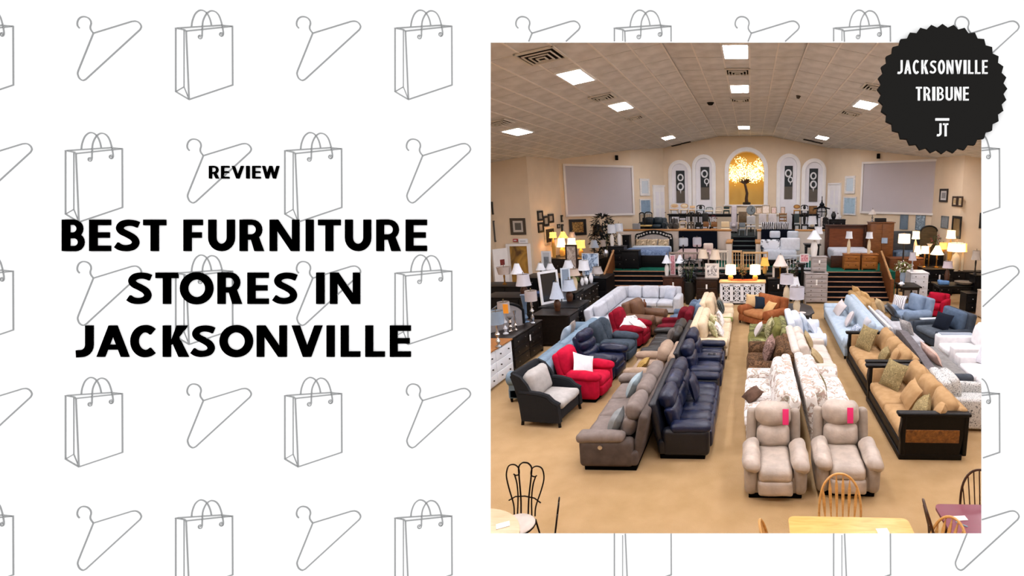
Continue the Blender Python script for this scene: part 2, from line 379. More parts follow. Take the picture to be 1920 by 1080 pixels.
def stairs(x0, x1, y0, y1, z0, z1, n, name, label, nose):
    t = thing(name, label, None); t['kind'] = 'structure'; dy = (y1-y0)/(n-1); dz = (z1-z0)/n
    for k in range(n):
        ya = y0+k*dy; yb = y1+.05 if k == n-1 else y1
        if k < n-1: MB().box(x0, x1, ya, y1, z0+k*dz, z0+(k+1)*dz-.03).obj('step', BLK, t, smooth=False)
        MB().cush(x0, x1, ya-.03, ya+.05 if nose else ya+dy, z0+(k+1)*dz-.035, z0+(k+1)*dz, .012, n=0).obj('nosing', NOSE if nose else mat('plain', '#3f4a4a', rough=.7), t)
        if k == n-1: MB().box(x0, x1, ya-.005, ya+.01, z0+k*dz, z0+(k+1)*dz-.03).obj('riser', BLK, t, smooth=False)
        elif nose: MB().box(x0, x1, ya+.05, y1, z0+(k+1)*dz-.03, z0+(k+1)*dz-.006).obj('tread', BLK, t, smooth=False)
    return t
stairs(-5.75, -3.5, 19.55, YS, 0, ST, 6, 'stairs_left', 'left flight of black steps with wooden nosings up to the stage', True)
stairs(3.0, 5.4, 19.55, YS, 0, ST, 6, 'stairs_right', 'right flight of black steps with wooden nosings up to the stage', True)
stairs(-.85, .22, 23.0, YD, ST, DK, 6, 'stairs_middle', 'dark middle steps from the stage to the upper deck', False)
WD = wood('#7a4a26', '#5c3418')
for x, s, nm in ((-5.8, -1, 'left'), (5.45, 1, 'right')):
    t = thing('stair_railing', 'brown wooden side panel and handrail along the %s stage stairs' % nm, 'railing', (x, 0, 0))
    MB().prism([(19.4, 0), (YS+.3, 0), (YS+.3, ST+.75), (19.4, .75)], -.03, .03, 'x').obj('side_panel', WD, t, smooth=False)
    MB().tube([(0, 19.35, .82), (0, YS+.3, ST+.82)], .045, 8).obj('handrail', wood('#b08455', '#93683d'), t)
    MB().box(-.06, .06, 19.3, 19.42, 0, .9).obj('newel_post', WD, t, smooth=False)
CAP = wood('#c08a4e', '#a06c35'); PAR = paint('#ddd0c2')
for x0, x1, nm in ((-6.3, -.95, 'left'), (.32, 5.6, 'right')):
    tag(MB().box(x0, x1, YD-.1, YD+.1, ST, 2.36).obj('wall_parapet_%s' % nm, PAR, smooth=False), 'pale parapet wall along the %s edge of the deck' % nm, kind='structure')
    tag(MB().cush(x0-.03, x1+.03, YD-.16, YD+.16, 2.36, 2.44, .02, n=0).obj('trim_cap_%s' % nm, CAP), 'honey wood cap on the %s parapet' % nm, kind='structure')
for x, nm in ((-.98, 'left'), (.36, 'right')):
    t = thing('newel_post', 'pale square post with wooden top at the %s side of the middle steps' % nm, 'post', (x, 22.95, ST))
    MB().box(-.12, .12, -.1, 1.35, 0, .95).obj('post_body', PAR, t, smooth=False); MB().cush(-.15, .15, -.13, 1.35, .95, 1.03, .02, n=0).obj('post_cap', CAP, t)
# ------------------------------------------------------------------ the banner's white ground, added as a leaning wall with a square opening
BD = 2.2; BM = CAMM @ T(0, 0, -BD)
def bu(px, py, off=0.): return ((px-CX)/FPX*BD, (CY-py)/FPX*BD, off)
u0, v1, _ = bu(920, 80); u1, v0, _ = bu(1840, 1000)
vb = -3.93; vt = 3.66; U = 11.9
def frame_faces(): pass
V = [(-U, vb, 0), (U, vb, 0), (U, vt, 0), (-U, vt, 0), (u0, v0, 0), (u1, v0, 0), (u1, v1, 0), (u0, v1, 0)]
V += [(-U, vb, -.1), (U, vb, -.1), (U, vt, -.1), (-U, vt, -.1), (u0-.12, v0-.12, -.1), (u1+.12, v0-.12, -.1), (u1+.12, v1+.12, -.1), (u0-.12, v1+.12, -.1)]
F = [(0, 1, 5, 4), (1, 2, 6, 5), (2, 3, 7, 6), (3, 0, 4, 7), (4, 5, 13, 12), (5, 6, 14, 13), (6, 7, 15, 14), (7, 4, 12, 15),
     (8, 12, 13, 9), (9, 13, 14, 10), (10, 14, 15, 11), (11, 15, 12, 8), (0, 8, 9, 1), (1, 9, 10, 2), (2, 10, 11, 3), (3, 11, 8, 0)]
wf = MB().add(V, F).obj('wall_banner', flat('#f8f8f8'), smooth=False, mw=BM); wf.data.materials.append(mat('plain', '#b59c7c', rough=.9, scale=1.5))
for q in (8, 9, 10, 11): wf.data.polygons[q].material_index = 1  # unseen back in tan wall paint, darkened to cut bounced fill light
tag(wf, 'white printed banner ground built as a wall with a square opening into the showroom', kind='structure')
LINE = flat('#999a9b')
def cr(P, n=6, closed=False):                           # Catmull-Rom through 2D points
    out = []; m = len(P)
    for i in range(m if closed else m-1):
        p = [P[(i+k) % m] if closed else P[max(0, min(m-1, i+k))] for k in (-1, 0, 1, 2)]
        for j in range(n):
            t = j/n; out.append(tuple(.5*(2*p[1][a]+(p[2][a]-p[0][a])*t+(2*p[0][a]-5*p[1][a]+4*p[2][a]-p[3][a])*t*t+(3*p[1][a]-p[0][a]-3*p[2][a]+p[3][a])*t**3) for a in (0, 1)))
    if not closed: out.append(P[-1])
    return out
def ribbon(b, P, w, z0=.0, z1=.0025, clip=True, conv=True):
    Q = []
    for i in range(len(P)-1):                           # short steps, the ones over the opening left out
        n = max(1, int(math.dist(P[i], P[i+1])/4)) if clip else 1
        for k in range(n): Q.append((P[i][0]+(P[i+1][0]-P[i][0])*k/n, P[i][1]+(P[i+1][1]-P[i][1])*k/n))
    Q.append(P[-1]); V = []; F = []; m = len(Q); cl = math.dist(Q[0], Q[-1]) < 1e-6
    for i in range(m):
        a = Vector(Q[i-1] if i else (Q[-2] if cl else Q[0])); c = Vector(Q[i+1] if i < m-1 else (Q[1] if cl else Q[-1])); p = Vector(Q[i])
        d1 = (p-a).normalized() if (p-a).length else (c-p).normalized(); d2 = (c-p).normalized() if (c-p).length else d1
        t = (d1+d2).normalized() if (d1+d2).length > .1 else d2; nn = Vector((-t.y, t.x)); k = w/2/max(.5, nn.dot(Vector((-d2.y, d2.x))))
        for s, z in ((1, z0), (1, z1), (-1, z1), (-1, z0)):
            q = p+nn*k*s; V.append(bu(q.x, q.y, z))
    for i in range(m-1):
        mx, my = (Q[i][0]+Q[i+1][0])/2, (Q[i][1]+Q[i+1][1])/2
        if clip and 918.5 < mx < 1841.5 and 78.5 < my < 1001.5: continue
        for k in range(4): F.append((i*4+k, i*4+(k+1) % 4, i*4+4+(k+1) % 4, i*4+4+k))
        if i == 0: F.append((0, 3, 2, 1))
        if i == m-2: j = (m-1)*4; F.append((j, j+1, j+2, j+3))
    if F: b.add(V, F)
    return bool(F)
HOOK = [(599, 212), (585, 196), (582, 172), (592, 145), (612, 129), (636, 126), (662, 134), (681, 154), (686, 178), (680, 200), (681, 218), (690, 234), (703, 250)]
BAR = [(703, 250), (860, 202), (990, 162), (1022, 160), (1048, 174), (1062, 200), (1052, 224), (1000, 272), (850, 408), (700, 546), (648, 594), (624, 604), (598, 588), (585, 552), (590, 530), (703, 250)]
HBAR = [(703, 250), (990, 162)]+cr([(990, 162), (1022, 160), (1048, 174), (1062, 200), (1052, 224)], 4)[1:]+[(648, 594)]+cr([(648, 594), (624, 604), (598, 588), (585, 555), (590, 530)], 4)[1:]+[(703, 250)]
def tx(P, ox, oy): return [(x/4+ox, y/4+oy) for x, y in P]
def hanger(ox, oy, label):
    t = tag(bpy.data.objects.new('hanger_drawing', None), label, 'drawing', 'clothes hanger drawings on the white wall'); COL.objects.link(t); t.matrix_world = BM
    b = MB()
    if ribbon(b, tx(HBAR, ox, oy), 2.1): b.obj('hanger_bar', LINE, t, smooth=False)
    b = MB()
    if ribbon(b, tx(cr(HOOK, 3), ox, oy), 2.1): b.obj('hook', LINE, t, smooth=False)
def bag(ox, oy, label):
    t = tag(bpy.data.objects.new('bag_drawing', None), label, 'drawing', 'shopping bag drawings on the white wall'); COL.objects.link(t); t.matrix_world = BM
    b = MB(); ok = 0
    for P, w in (([(1320, 212), (1320, 688), (1420, 747), (1747, 638), (1745, 198), (1398, 234), (1385, 224), (1320, 212), (1660, 190), (1745, 199)], 2.1), ([(1398, 234), (1420, 747)], 2.1), ([(1382, 226), (1382, 652), (1320, 688)], 1.2), ([(1382, 652), (1418, 742)], 1.2)):
        ok += ribbon(b, tx(P, ox, oy), w)
    if ok: b.obj('bag_outline', LINE, t, smooth=False)
    for P in (cr([(1438, 203), (1444, 160), (1463, 110), (1488, 84), (1511, 77), (1538, 86), (1563, 114), (1580, 155), (1587, 190)], 3),
              cr([(1518, 272), (1519, 215), (1524, 160), (1545, 112), (1570, 88), (1593, 82), (1622, 92), (1646, 122), (1662, 168), (1672, 215), (1677, 250), (1672, 268), (1660, 272)], 3)):
        b = MB()
        if ribbon(b, tx(P, ox, oy), 2.0): b.obj('handle', LINE, t, smooth=False)
    for cx, cy in ((1503, 278), (1662, 259)):
        b = MB()
        if ribbon(b, tx([(cx+14*math.cos(a*PI/6), cy+14*math.sin(a*PI/6)) for a in range(13)], ox, oy), 1.3):
            ribbon(b, tx([(cx-3, cy-2), (cx+3, cy-2)], ox, oy), 1.6); b.obj('eyelet', LINE, t, smooth=False)
rown = ['top', 'second', 'third', 'fourth', 'bottom']; cn = ['leftmost', 'second', 'third', 'fourth', 'fifth', 'sixth']
for r in range(5):
    oy = r*229.5; odd = r % 2; k = 0
    xs = [o for o in ([-411+0, 0, 411, 822, 1233, 1645] if not odd else [-205, 206, 617, 1028, 1440])]
    vis = []
    for o in xs:                                        # hangers: drawn x 145..266
        if 266+o < 2 or 145+o > 1918: continue
        if r and 145+o > 918 and 266+o < 1842: continue
        vis.append(o)
    for k, o in enumerate(vis): hanger(o, oy, 'grey outline drawing of a clothes hanger, %s hanger from the left in the %s row' % (cn[k], rown[r]))
    vis = []
    for o in ([-411, 0, 411, 822, 1233] if not odd else [-206.5, 204.5, 615.5, 1026, 1437.5]):
        if 437+o < 2 or 329+o > 1918: continue
        if r in (1, 2, 3) and 329+o > 918 and 437+o < 1842: continue
        vis.append(o)
    for k, o in enumerate(vis): bag(o, oy, 'grey outline drawing of a shopping bag, %s bag from the left in the %s row' % (cn[k], rown[r]))
# lettering
def glyph(ch, x0, x1, y0, y1, t, dia=1.04):
    """strokes as (points, width) in px; y0 top, y1 bottom"""
    h = t/2; w = x1-x0; H = y1-y0; S = []; ym = (y0+y1)/2
    def st(*P, k=1.): S.append((list(P), t*k))
    def q(fx, fy): return (x0+fx*w, y0+fy*H)
    if ch in 'BEFRPLITNKJUVAWCOS': pass
    if ch in 'EFL':
        st((x0+h, y0), (x0+h, y1)); a = .76
        if ch in 'EF': st((x0+h, y0+h*a), (x1, y0+h*a), k=a); st((x0+h, ym-H*.01), (x1-w*.06, ym-H*.01), k=a)
        if ch in 'EL': st((x0+h, y1-h*a), (x1, y1-h*a), k=a)
    elif ch == 'I': st(((x0+x1)/2, y0), ((x0+x1)/2, y1), k=w/t)
    elif ch == 'T': st(((x0+x1)/2, y0), ((x0+x1)/2, y1)); st((x0, y0+h*.78), (x1, y0+h*.78), k=.78)
    elif ch in 'BR':
        st((x0+h, y0), (x0+h, y1)); a = .70*h; yj = y0+H*(.50 if ch == 'B' else .56)
        def bowl(ya, yb, xr):
            r = (yb-ya)/2-a; cx = xr-h-r
            return [(x0+h, ya+a), (cx, ya+a)]+[(cx+r*math.sin(g), (ya+yb)/2-r*math.cos(g)) for g in [PI*k/10 for k in range(1, 10)]]+[(cx, yb-a), (x0+h, yb-a)]
        st(*bowl(y0, yj+a*.9, x1-w*(.06 if ch == 'B' else .04)), k=.74)
        if ch == 'B': st(*bowl(yj-a*.9, y1, x1), k=.74)
        else: S.append(('poly', [(x0+w*.42, yj-a), (x0+w*.42+t*1.05, yj-a), (x1, y1), (x1-t*1.22, y1)]))
    elif ch == 'U':
        r = w/2-h; cx = (x0+x1)/2; ry = min(r*1.05, H*.4); st((x0+h, y0), (x0+h, y1-h-ry), *[(cx-r*math.cos(g), y1-h-ry+ry*math.sin(g)) for g in [PI*k/12 for k in range(1, 12)]], (x1-h, y1-h-ry), (x1-h, y0))
    elif ch == 'J':
        r = (w-h)*.62; cx = x1-h-r; st((x1-h, y0), (x1-h, y1-h-r), *[(cx+r*math.cos(g), y1-h*.9-r+r*math.sin(g)) for g in [PI*k/12 for k in range(1, 7)]], q(.06, .905))
    elif ch == 'O': st(*[((x0+x1)/2+(w/2-h)*math.cos(g), ym+(H/2-h+H*.012)*math.sin(g)) for g in [2*PI*k/32 for k in range(33)]])
    elif ch == 'C':
        rx, ry = (w/2-h)*1.06, H/2-h+H*.012; cx = x0+h+rx; st(*[(cx+rx*math.cos(g), ym+ry*math.sin(g)) for g in [math.radians(312)-math.radians(264)*k/24 for k in range(25)]])
    elif ch == 'S':
        st(*cr([q(.93, .165), q(.76, .115), q(.52, .098), q(.29, .145), q(.185, .26), q(.27, .375), q(.52, .475), q(.75, .59), q(.83, .73), q(.72, .855), q(.47, .905), q(.22, .88), q(.05, .80)], 4), k=.84)
    elif ch == 'N':
        st((x0+h*.93, y0), (x0+h*.93, y1), k=.93); st((x1-h*.93, y0), (x1-h*.93, y1), k=.93); S.append(('poly', [(x0, y0), (x0+t*1.08, y0), (x1, y1), (x1-t*1.08, y1)]))
    elif ch == 'K':
        st((x0+h, y0), (x0+h, y1)); S.append(('poly', [(x1-t*1.5-w*.02, y0), (x1-w*.02, y0), (x0+w*.42, ym+H*.06), (x0+t*.9, ym+H*.14)])); S.append(('poly', [(x0+w*.33, ym-H*.04), (x0+w*.33+t*.9, ym-H*.16), (x1, y1), (x1-t*1.3, y1)]))
    elif ch in 'VAW':
        def leg(xa, xb, ya, yb): S.append(('poly', [(xa-h*dia, ya), (xa+h*dia, ya), (xb+h*dia, yb), (xb-h*dia, yb)]))
        if ch == 'V': leg(x0+h*dia, (x0+x1)/2, y0, y1); leg(x1-h*dia, (x0+x1)/2, y0, y1)
        elif ch == 'A': leg((x0+x1)/2, x0+h*dia, y0, y1); leg((x0+x1)/2, x1-h*dia, y0, y1); st((x0+w*.25, y0+H*.69), (x1-w*.25, y0+H*.69), k=.7)
        else: leg(x0+h*dia, x0+w*.28, y0, y1); leg((x0+x1)/2, x0+w*.28, y0, y1); leg((x0+x1)/2, x1-w*.28, y0, y1); leg(x1-h*dia, x1-w*.28, y0, y1)
    return S
def letter(ch, x0, x1, y0, y1, t, m, parent, z0=.0, z1=.005, nm='letter'):
    b = MB()
    for s in glyph(ch, x0, x1, y0, y1, t):
        if s[0] == 'poly': b.prism([bu(x, y)[:2] for x, y in s[1]], z0, z1, 'z')
        else: ribbon(b, s[0], s[1], z0, z1, clip=False)
    b.obj(nm, m, parent, smooth=False)
def board_thing(name, label, cat, group=None):
    t = tag(bpy.data.objects.new(name, None), label, cat, group); COL.objects.link(t); t.matrix_world = BM; return t
INK = flat('#000000')
LN = [('headline_lettering', 'bold black capitals reading BEST FURNITURE, the first headline line', 412, 471, 13.6, [('B', 118.8, 161), ('E', 170, 209), ('S', 217.5, 264), ('T', 271, 312.4), ('F', 346.4, 381), ('U', 392.7, 441), ('R', 451.3, 495.7), ('N', 507.5, 562), ('I', 575, 588.7), ('T', 598, 639.4), ('U', 648.5, 696.4), ('R', 707, 752), ('E', 762, 801)]),
      ('headline_lettering', 'bold black capitals reading STORES IN, the middle headline line', 511, 570, 13.6, [('S', 240.5, 286.6), ('T', 294, 335.3), ('O', 339.7, 400.7), ('R', 410, 454.5), ('E', 466, 504.4), ('S', 513.3, 559.4), ('I', 594.6, 609), ('N', 620.4, 675.8)]),
      ('headline_lettering', 'bold black capitals reading JACKSONVILLE, the lowest headline line', 610, 669, 13.6, [('J', 143.3, 176.2), ('A', 183.7, 243.5), ('C', 247, 299), ('K', 307.6, 355), ('S', 360.3, 405), ('O', 413.7, 475), ('N', 483.4, 538.4), ('V', 548.7, 605.3), ('I', 614, 628), ('L', 640.6, 676), ('L', 686.5, 722), ('E', 732.4, 770.8)]),
      ('small_lettering', 'small black capitals reading REVIEW above the headline', 311.5, 335, 4.1, [('R', 394, 411.5), ('E', 416.7, 431), ('V', 436.5, 458), ('I', 463.5, 468.7), ('E', 475, 489.6), ('W', 493.5, 524.5)])]
for nm, lab, y0, y1, t, gl in LN:
    th = board_thing(nm, lab, 'lettering', 'black headline lettering')
    for ch, a, c in gl: letter(ch, a, c, y0, y1, t, INK, th, .0, .006)
bt = board_thing('badge', 'black round seal with a toothed edge reading JACKSONVILLE TRIBUNE JT', 'badge')
P = []
for k in range(72):
    a = PI*k/36; r = 120.5 if k % 2 == 0 else 113.8; x, y, _ = bu(1763.3+r*math.sin(a), 170-r*math.cos(a)); P.append((x, y))
MB().prism(P, .006, .022, 'z').obj('badge_disc', flat('#201f1e'), bt, smooth=False)
WI = flat('#f4f4f4')
def badge_line(word, xa, xb, ya, yb, t):
    wd = {'I': .42, 'J': .78, 'L': .78, 'E': .8, 'T': .85, 'S': .95}
    ws = [wd.get(c, 1.0) for c in word]; gap = .24; u = (xb-xa)/(sum(ws)+gap*(len(ws)-1)); x = xa
    for c, w_ in zip(word, ws): letter(c, x, x+w_*u, ya, yb, t, WI, bt, .022, .026, 'letter'); x += (w_+gap)*u
badge_line('JACKSONVILLE', 1679, 1846.5, 117.6, 143, 3.7); badge_line('TRIBUNE', 1713.5, 1811.5, 167.2, 192.4, 3.9); badge_line('JT', 1752, 1773.5, 234.8, 258.7, 3.8)
b = MB(); ribbon(b, [(1749.6, 227.5), (1775.2, 227.5)], 4.4, .022, .026, clip=False); b.obj('badge_bar', WI, bt, smooth=False)
# ------------------------------------------------------------------ upholstered furniture (local frame: front faces -y, x along the length)
def feet(t, L, D, m, h=.07, inset=.08, r=.03):
    for sx in (-1, 1):
        for sy in (-1, 1):
            MB().lathe([(r*.7, 0), (r, h)], (sx*(L/2-inset), sy*(D/2-inset), 0), 8).obj('leg', m, t)
def roll_arm(b, x0, x1, y0, y1, z0, z1, out):
    r = (x1-x0)/2*1.12; cx = (x0+x1)/2+out*.02
    b.cush(x0+.03, x1-.03, y0+.02, y1, z0, z1-r*.6, .03, n=1)
    b.lathe([(r*.8, 0), (r, .025), (r, y1-y0-.025), (r*.8, y1-y0)], n=16, xf=T(cx, y1, z1-r) @ RX(PI/2))
def sofa(name, label, cat, loc, rz, L, D, M, H=.88, arm='roll', aw=.22, ah=.62, ns=3, nb=None, SM=None, BM_=None, leg=None, group=None, back='cushion', seat_h=.46, piping=None, skirt=False, tilt=.16, buttons=False, arms=(1, 1), pm=None):
    t = thing(name, label, cat, (loc[0], loc[1], 0), rz, group); SM = SM or M; BM_ = BM_ or SM; nb = ns if nb is None else nb
    xl = -L/2+(aw if arms[0] else .02); xr = L/2-(aw if arms[1] else .02); f = -D/2; k = D/2
    MB().cush(-L/2+.03, L/2-.03, f+.04, k-.03, .02 if skirt else .08, seat_h-.17, .03, n=1).obj('frame', M, t)
    if skirt:
        b = MB()
        for i in range(int(L/.16)): x = -L/2+.06+i*.16; b.cush(x, x+.15, f+.025, f+.045, .01, .2, .008, n=0)
        b.obj('skirt', M, t)
    else: feet(t, L, D, leg or flat('#1a1512'))
    MB(T(0, k-.12, .25) @ RX(-tilt)).cush(-L/2+.05, L/2-.05, -.09, .10, -.1, H-.25, .07, n=2).obj('backrest', M, t)
    w = (xr-xl)/ns
    for i in range(ns):
        MB().cush(xl+i*w+.006, xl+(i+1)*w-.006, f+.01, k-.26, seat_h-.17, seat_h, .06, (0, .015, .03), wob=.004).obj('seat_cushion', SM, t)
    if back != 'none' and nb:
        w = (xr-xl)/nb; top = H+(.03 if back != 'low' else -.08)
        for i in range(nb):
            c = MB(T(0, k-.24, seat_h-.01) @ RX(-tilt-.05)); c.cush(xl+i*w+.008, xl+(i+1)*w-.008, -.13, .08, 0, top-seat_h, .08, (0, .05, .01), wob=.008)
            o = c.obj('back_cushion', BM_, t)
            if buttons:
                b = MB(T(0, k-.24, seat_h-.01) @ RX(-tilt-.05))
                for q in (.3, .7):
                    for z in (.35, .7): b.lathe([(.014, 0), (.014, .02), (.004, .03)], (0, 0, 0), 8, T(xl+(i+q)*w, -.16, z*(top-seat_h)) @ RX(PI/2))
                b.obj('tufting_button', BM_, o)
    for s, on in ((-1, arms[0]), (1, arms[1])):
        if not on: continue
        a0, a1 = (-L/2, -L/2+aw) if s < 0 else (L/2-aw, L/2); b = MB()
        if arm == 'roll': roll_arm(b, a0, a1, f+.03, k-.08, .08, ah, s)
        elif arm == 'box': b.cush(a0, a1, f+.02, k-.04, .06, ah, .05, (0, 0, .01), n=2)
        elif arm == 'pillow': b.cush(a0+.015, a1-.015, f+.02, k-.1, .06, ah-.13, .05, n=2)
        elif arm == 'flare': b.prism([(a0+(0 if s > 0 else -.06), ah), (a1+(.06 if s > 0 else 0), ah), (a1, .07), (a0, .07)], f+.03, k-.06)
        o = b.obj('armrest', M, t)
        if arm == 'pillow': MB().cush(a0-.01, a1+.01, f+.0, k-.22, ah-.17, ah, .075, (0, 0, .02), wob=.01).obj('arm_pad', pm or SM, o)
    return t
def power_sofa(name, label, loc, rz, L, D, M, ns, H=1.0, head=.28, console=False, group=None, aw=.26, ah=.6, split=2, side=None, leg=True, cat='sofa'):
    """motion sofa: split back cushions with headrest pillows, pillow arms, footrest panels"""
    t = thing(name, label, cat, (loc[0], loc[1], 0), rz, group); side = side or M
    f = -D/2; k = D/2; xl = -L/2+aw; xr = L/2-aw; n = ns+(1 if console else 0)*.45; w = (xr-xl)/n
    MB().cush(-L/2+.06, L/2-.06, f+.1, k-.08, .0, .1, .01, n=0).obj('base', flat('#0b0b0c'), t)
    MB().cush(-L/2+.03, L/2-.03, f+.06, k-.05, .08, .32, .05, n=1).obj('frame', side, t)
    MB(T(0, k-.14, .22) @ RX(-.2)).cush(-L/2+.1, L/2-.1, -.02, .12, -.08, H-.30, .06, n=2).obj('backrest', side, t)
    x = xl; seq = ['s']*ns
    if console: seq.insert(ns//2, 'c')
    for q in seq:
        ww = w*(.45 if q == 'c' else 1)
        if q == 'c':
            c = MB().cush(x+.01, x+ww-.01, f+.05, k-.28, .2, .56, .05, n=1).obj('console', M, t)
            b = MB()
            for j in (0, 1): b.lathe([(.045, 0), (.05, .012), (.035, .014), (.033, .002)], (x+ww/2, f+.2+j*.12, .562), 12, cap=False)
            b.obj('cup_holder', met('#8a8f98'), c)
        else:
            g = .005
            for j in range(split):      # seat in tufted sections
                ws = (ww-2*g)/split; MB().cush(x+g+j*ws, x+g+(j+1)*ws, f+.06, k-.3, .3, .475, .06, (0, .02, .02), wob=.006).obj('seat_cushion', M, t)
            MB().cush(x+g, x+ww-g, f, f+.1, .1, .40, .05, (0, .02, 0), wob=.004).obj('footrest', M, t)
            A = T(0, k-.24, .44) @ RX(-.22)
            hh = H-.44-head
            MB(A).cush(x+g, x+ww-g, -.12, .06, .0, hh+.03, .07, (0, .04, 0), wob=.010).obj('back_cushion', M, t)
            MB(A).cush(x+g+.01, x+ww-g-.01, -.13, .1, hh, hh+head, .10, (0, .03, .01), wob=.012).obj('headrest', M, t)
        x += ww
    for s in (-1, 1):
        a0, a1 = (-L/2, -L/2+aw) if s < 0 else (L/2-aw, L/2)
        o = MB().cush(a0+.02, a1-.02, f+.03, k-.12, .06, ah-.1, .07, (0.01, 0, 0), n=3).obj('armrest', side, t)
        MB().cush(a0+.005, a1-.005, f+.0, k-.26, ah-.14, ah, .065, (0, .01, .015), wob=.008).obj('arm_pad', M, o)
    return t
def recliner(name, label, loc, rz, M, W_=.95, D=.95, H=1.05, tagc=None, group=None, side=None, back='pillow', ah=.60, aw=.22, seatm=None):
    t = thing(name, label, 'recliner', (loc[0], loc[1], 0), rz, group); side = side or M; sm = seatm or M
    f = -D/2; k = D/2; xl = -W_/2+aw; xr = -xl
    MB().cush(-W_/2+.08, W_/2-.08, f+.12, k-.1, 0, .09, .01, n=0).obj('base', flat('#0c0c0d'), t)
    MB().cush(-W_/2+.08, W_/2-.08, f+.10, k-.06, .07, .33, .05, n=1).obj('frame', side, t)
    A = T(0, k-.22, .42) @ RX(-.24)
    MB(A).cush(xl-.04, xr+.04, -.02, .15, -.1, H-.46, .07, (0, .01, 0), n=2).obj('backrest', side, t)
    if back == 'pillow':
        MB(A).cush(xl-.01, xr+.01, -.15, .06, .0, (H-.42)*.52, .09, (0.01, .05, .01), wob=.008).obj('lumbar_cushion', M, t)
        h = MB(A).cush(xl-.03, xr+.03, -.17, .1, (H-.42)*.5, H-.40, .11, (0.01, .04, .015), wob=.012).obj('headrest', M, t)
    elif back == 'tuft':
        h = None
        for j in (-1, 1):
            MB(A @ RY(.16*j)).cush(j*.15-.16, j*.15+.16, -.15, .08, .0, H-.42, .10, (0.01, .04, .015), wob=.010).obj('back_cushion', M, t)
        b = MB(A)
        for z in (.15, .32, .46): b.lathe([(.018, 0), (.018, .02)], (0, 0, 0), 8, T(0, -.15, z) @ RX(PI/2))
        b.obj('tufting_button', M, t)
    elif back == 'rolls':
        hh = (H-.42)/3; h = None
        for j in range(3): MB(A).cush(xl-.02, xr+.02, -.15, .07, j*hh, (j+1)*hh+.03, .09, (0.01, .03, .01), wob=.012).obj('back_cushion', M, t)
    else:
        h = MB(A).cush(xl-.02, xr+.02, -.14, .08, .0, H-.42, .10, (0.01, .05, .015), wob=.006).obj('back_cushion', M, t)
    for s in (-1, 1):
        if back == 'pillow': MB(A).cush(s*(W_/2-aw*.55)-.07, s*(W_/2-aw*.55)+.07, -.06, .12, -.05, H-.50, .06, (.01, .01, 0), n=2).obj('side_bolster', side, t)
    MB().cush(xl-.005, xr+.005, f+.03, k-.25, .27, .47, .07, (0, .02, .025), wob=.006).obj('seat_cushion', sm, t)
    MB().cush(xl-.01, xr+.01, f+.015, f+.12, .08, .30, .04, (0, .02, 0), wob=.004).obj('footrest', sm, t)
    for s in (-1, 1):
        a0, a1 = (-W_/2, -W_/2+aw) if s < 0 else (W_/2-aw, W_/2)
        o = MB().cush(a0+.025, a1-.015, f+.06, k-.12, .06, ah-.08, .08, (0.015, 0.02, 0), n=3).obj('side_panel', side, t)
        MB(T((a0+a1)/2, 0, 0) @ T(0, -.02, ah-.07) @ RX(.05)).cush(-aw/2-.01, aw/2+.01, f+.03, k-.30, -.10, .085, .09, (0.01, .02, .03), wob=.012).obj('arm_pad', M, o)
    if tagc:
        MB(A).cush(tagc[0]-.045, tagc[0]+.045, -.232, -.226, (H-.42)*.56, H-.47, .003, n=0).obj('sale_tag', flat(tagc[1]), t)
    return t
def pillow(label, X, Y, Z, rz, M, w=.45, h=None, t=.17, lean=-.35, roll=0., name='throw_pillow', group=None):
    h = h or w; o = MB().pillow(w, h, t).obj(name, M)
    o.matrix_world = T(X, Y, Z+h/2*math.cos(lean)*.93) @ RZ(rz) @ RX(lean) @ RY(roll); tag(o, label, 'pillow', group); return o
def pxlen(x0, x1, y, Y): return atY(x1, y, Y).x-atY(x0, y, Y).x
FR, FL, FC = PI/2, -PI/2, 0.          # facing +x, -x, the viewer
# ---- fabrics
TAUPE = fab('#877c76', '#776c66'); TAUPED = fab('#5d534e', '#504743'); NAVY = lea('#111a38', '#213260', .32); NAVYD = lea('#090d1a', '#10162a', .4)
BEIGE = lea('#c0b2a4', '#cfc3b6', .5); BEIGED = lea('#a79a8d', '#b5a899', .55); FLOR = mat('floral', '#ece8e3', rough=.9, scale=6, spec=.1)
TAN = fab('#b5946b', '#a5835a'); DKWOOD = mat('wood', '#0e0a08', '#060403', .45, 8, .15, spec=.18); BURL = wood('#8a5724', '#54300f', .3)
CREAM = fab('#d9c6ab', '#cdb999'); GREENF = fab('#8d9a5c', '#6f7c43'); LBLUE = fab('#b2bfcb', '#9fb0bf'); LGREY = fab('#b9bfca', '#a8aebb')
RED = fab('#b01230', '#960d27'); DRED = fab('#6d1222', '#560c19'); GREYB = fab('#48525e', '#38424c'); BROWNL = lea('#6b4a33', '#8a6548', .45)
CHAR = mat('weave', '#1e2127', '#101216', .8, 60, .5, spec=.3); CGREY = fab('#b6b2ae', '#a5a19d'); ORNG = mat('patch', '#a8683c', '#8f4a2e', .9, 16, .3, spec=.1)
WHITEF = fab('#e6e4e4', '#d8d6d8'); PWHITE = fab('#e4e7ea', '#cfd5da'); SLATE = fab('#4a5058', '#3b4047'); MGREY = fab('#8b8987', '#7b7977')
BLKL = lea('#1f1b19', '#383330', .4); OLIVE = fab('#7d7a45', '#5f5c30'); PATT = mat('patch', '#a8946a', '#5c5335', .9, 22, .3, spec=.1)
SAND = fab('#c9a571', '#b99460'); PINKF = fab('#d3b5a8', '#c3a092'); CHAIRF = mat('speck', '#c9c9c6', '#43464a', .9, 60, .3, spec=.1)
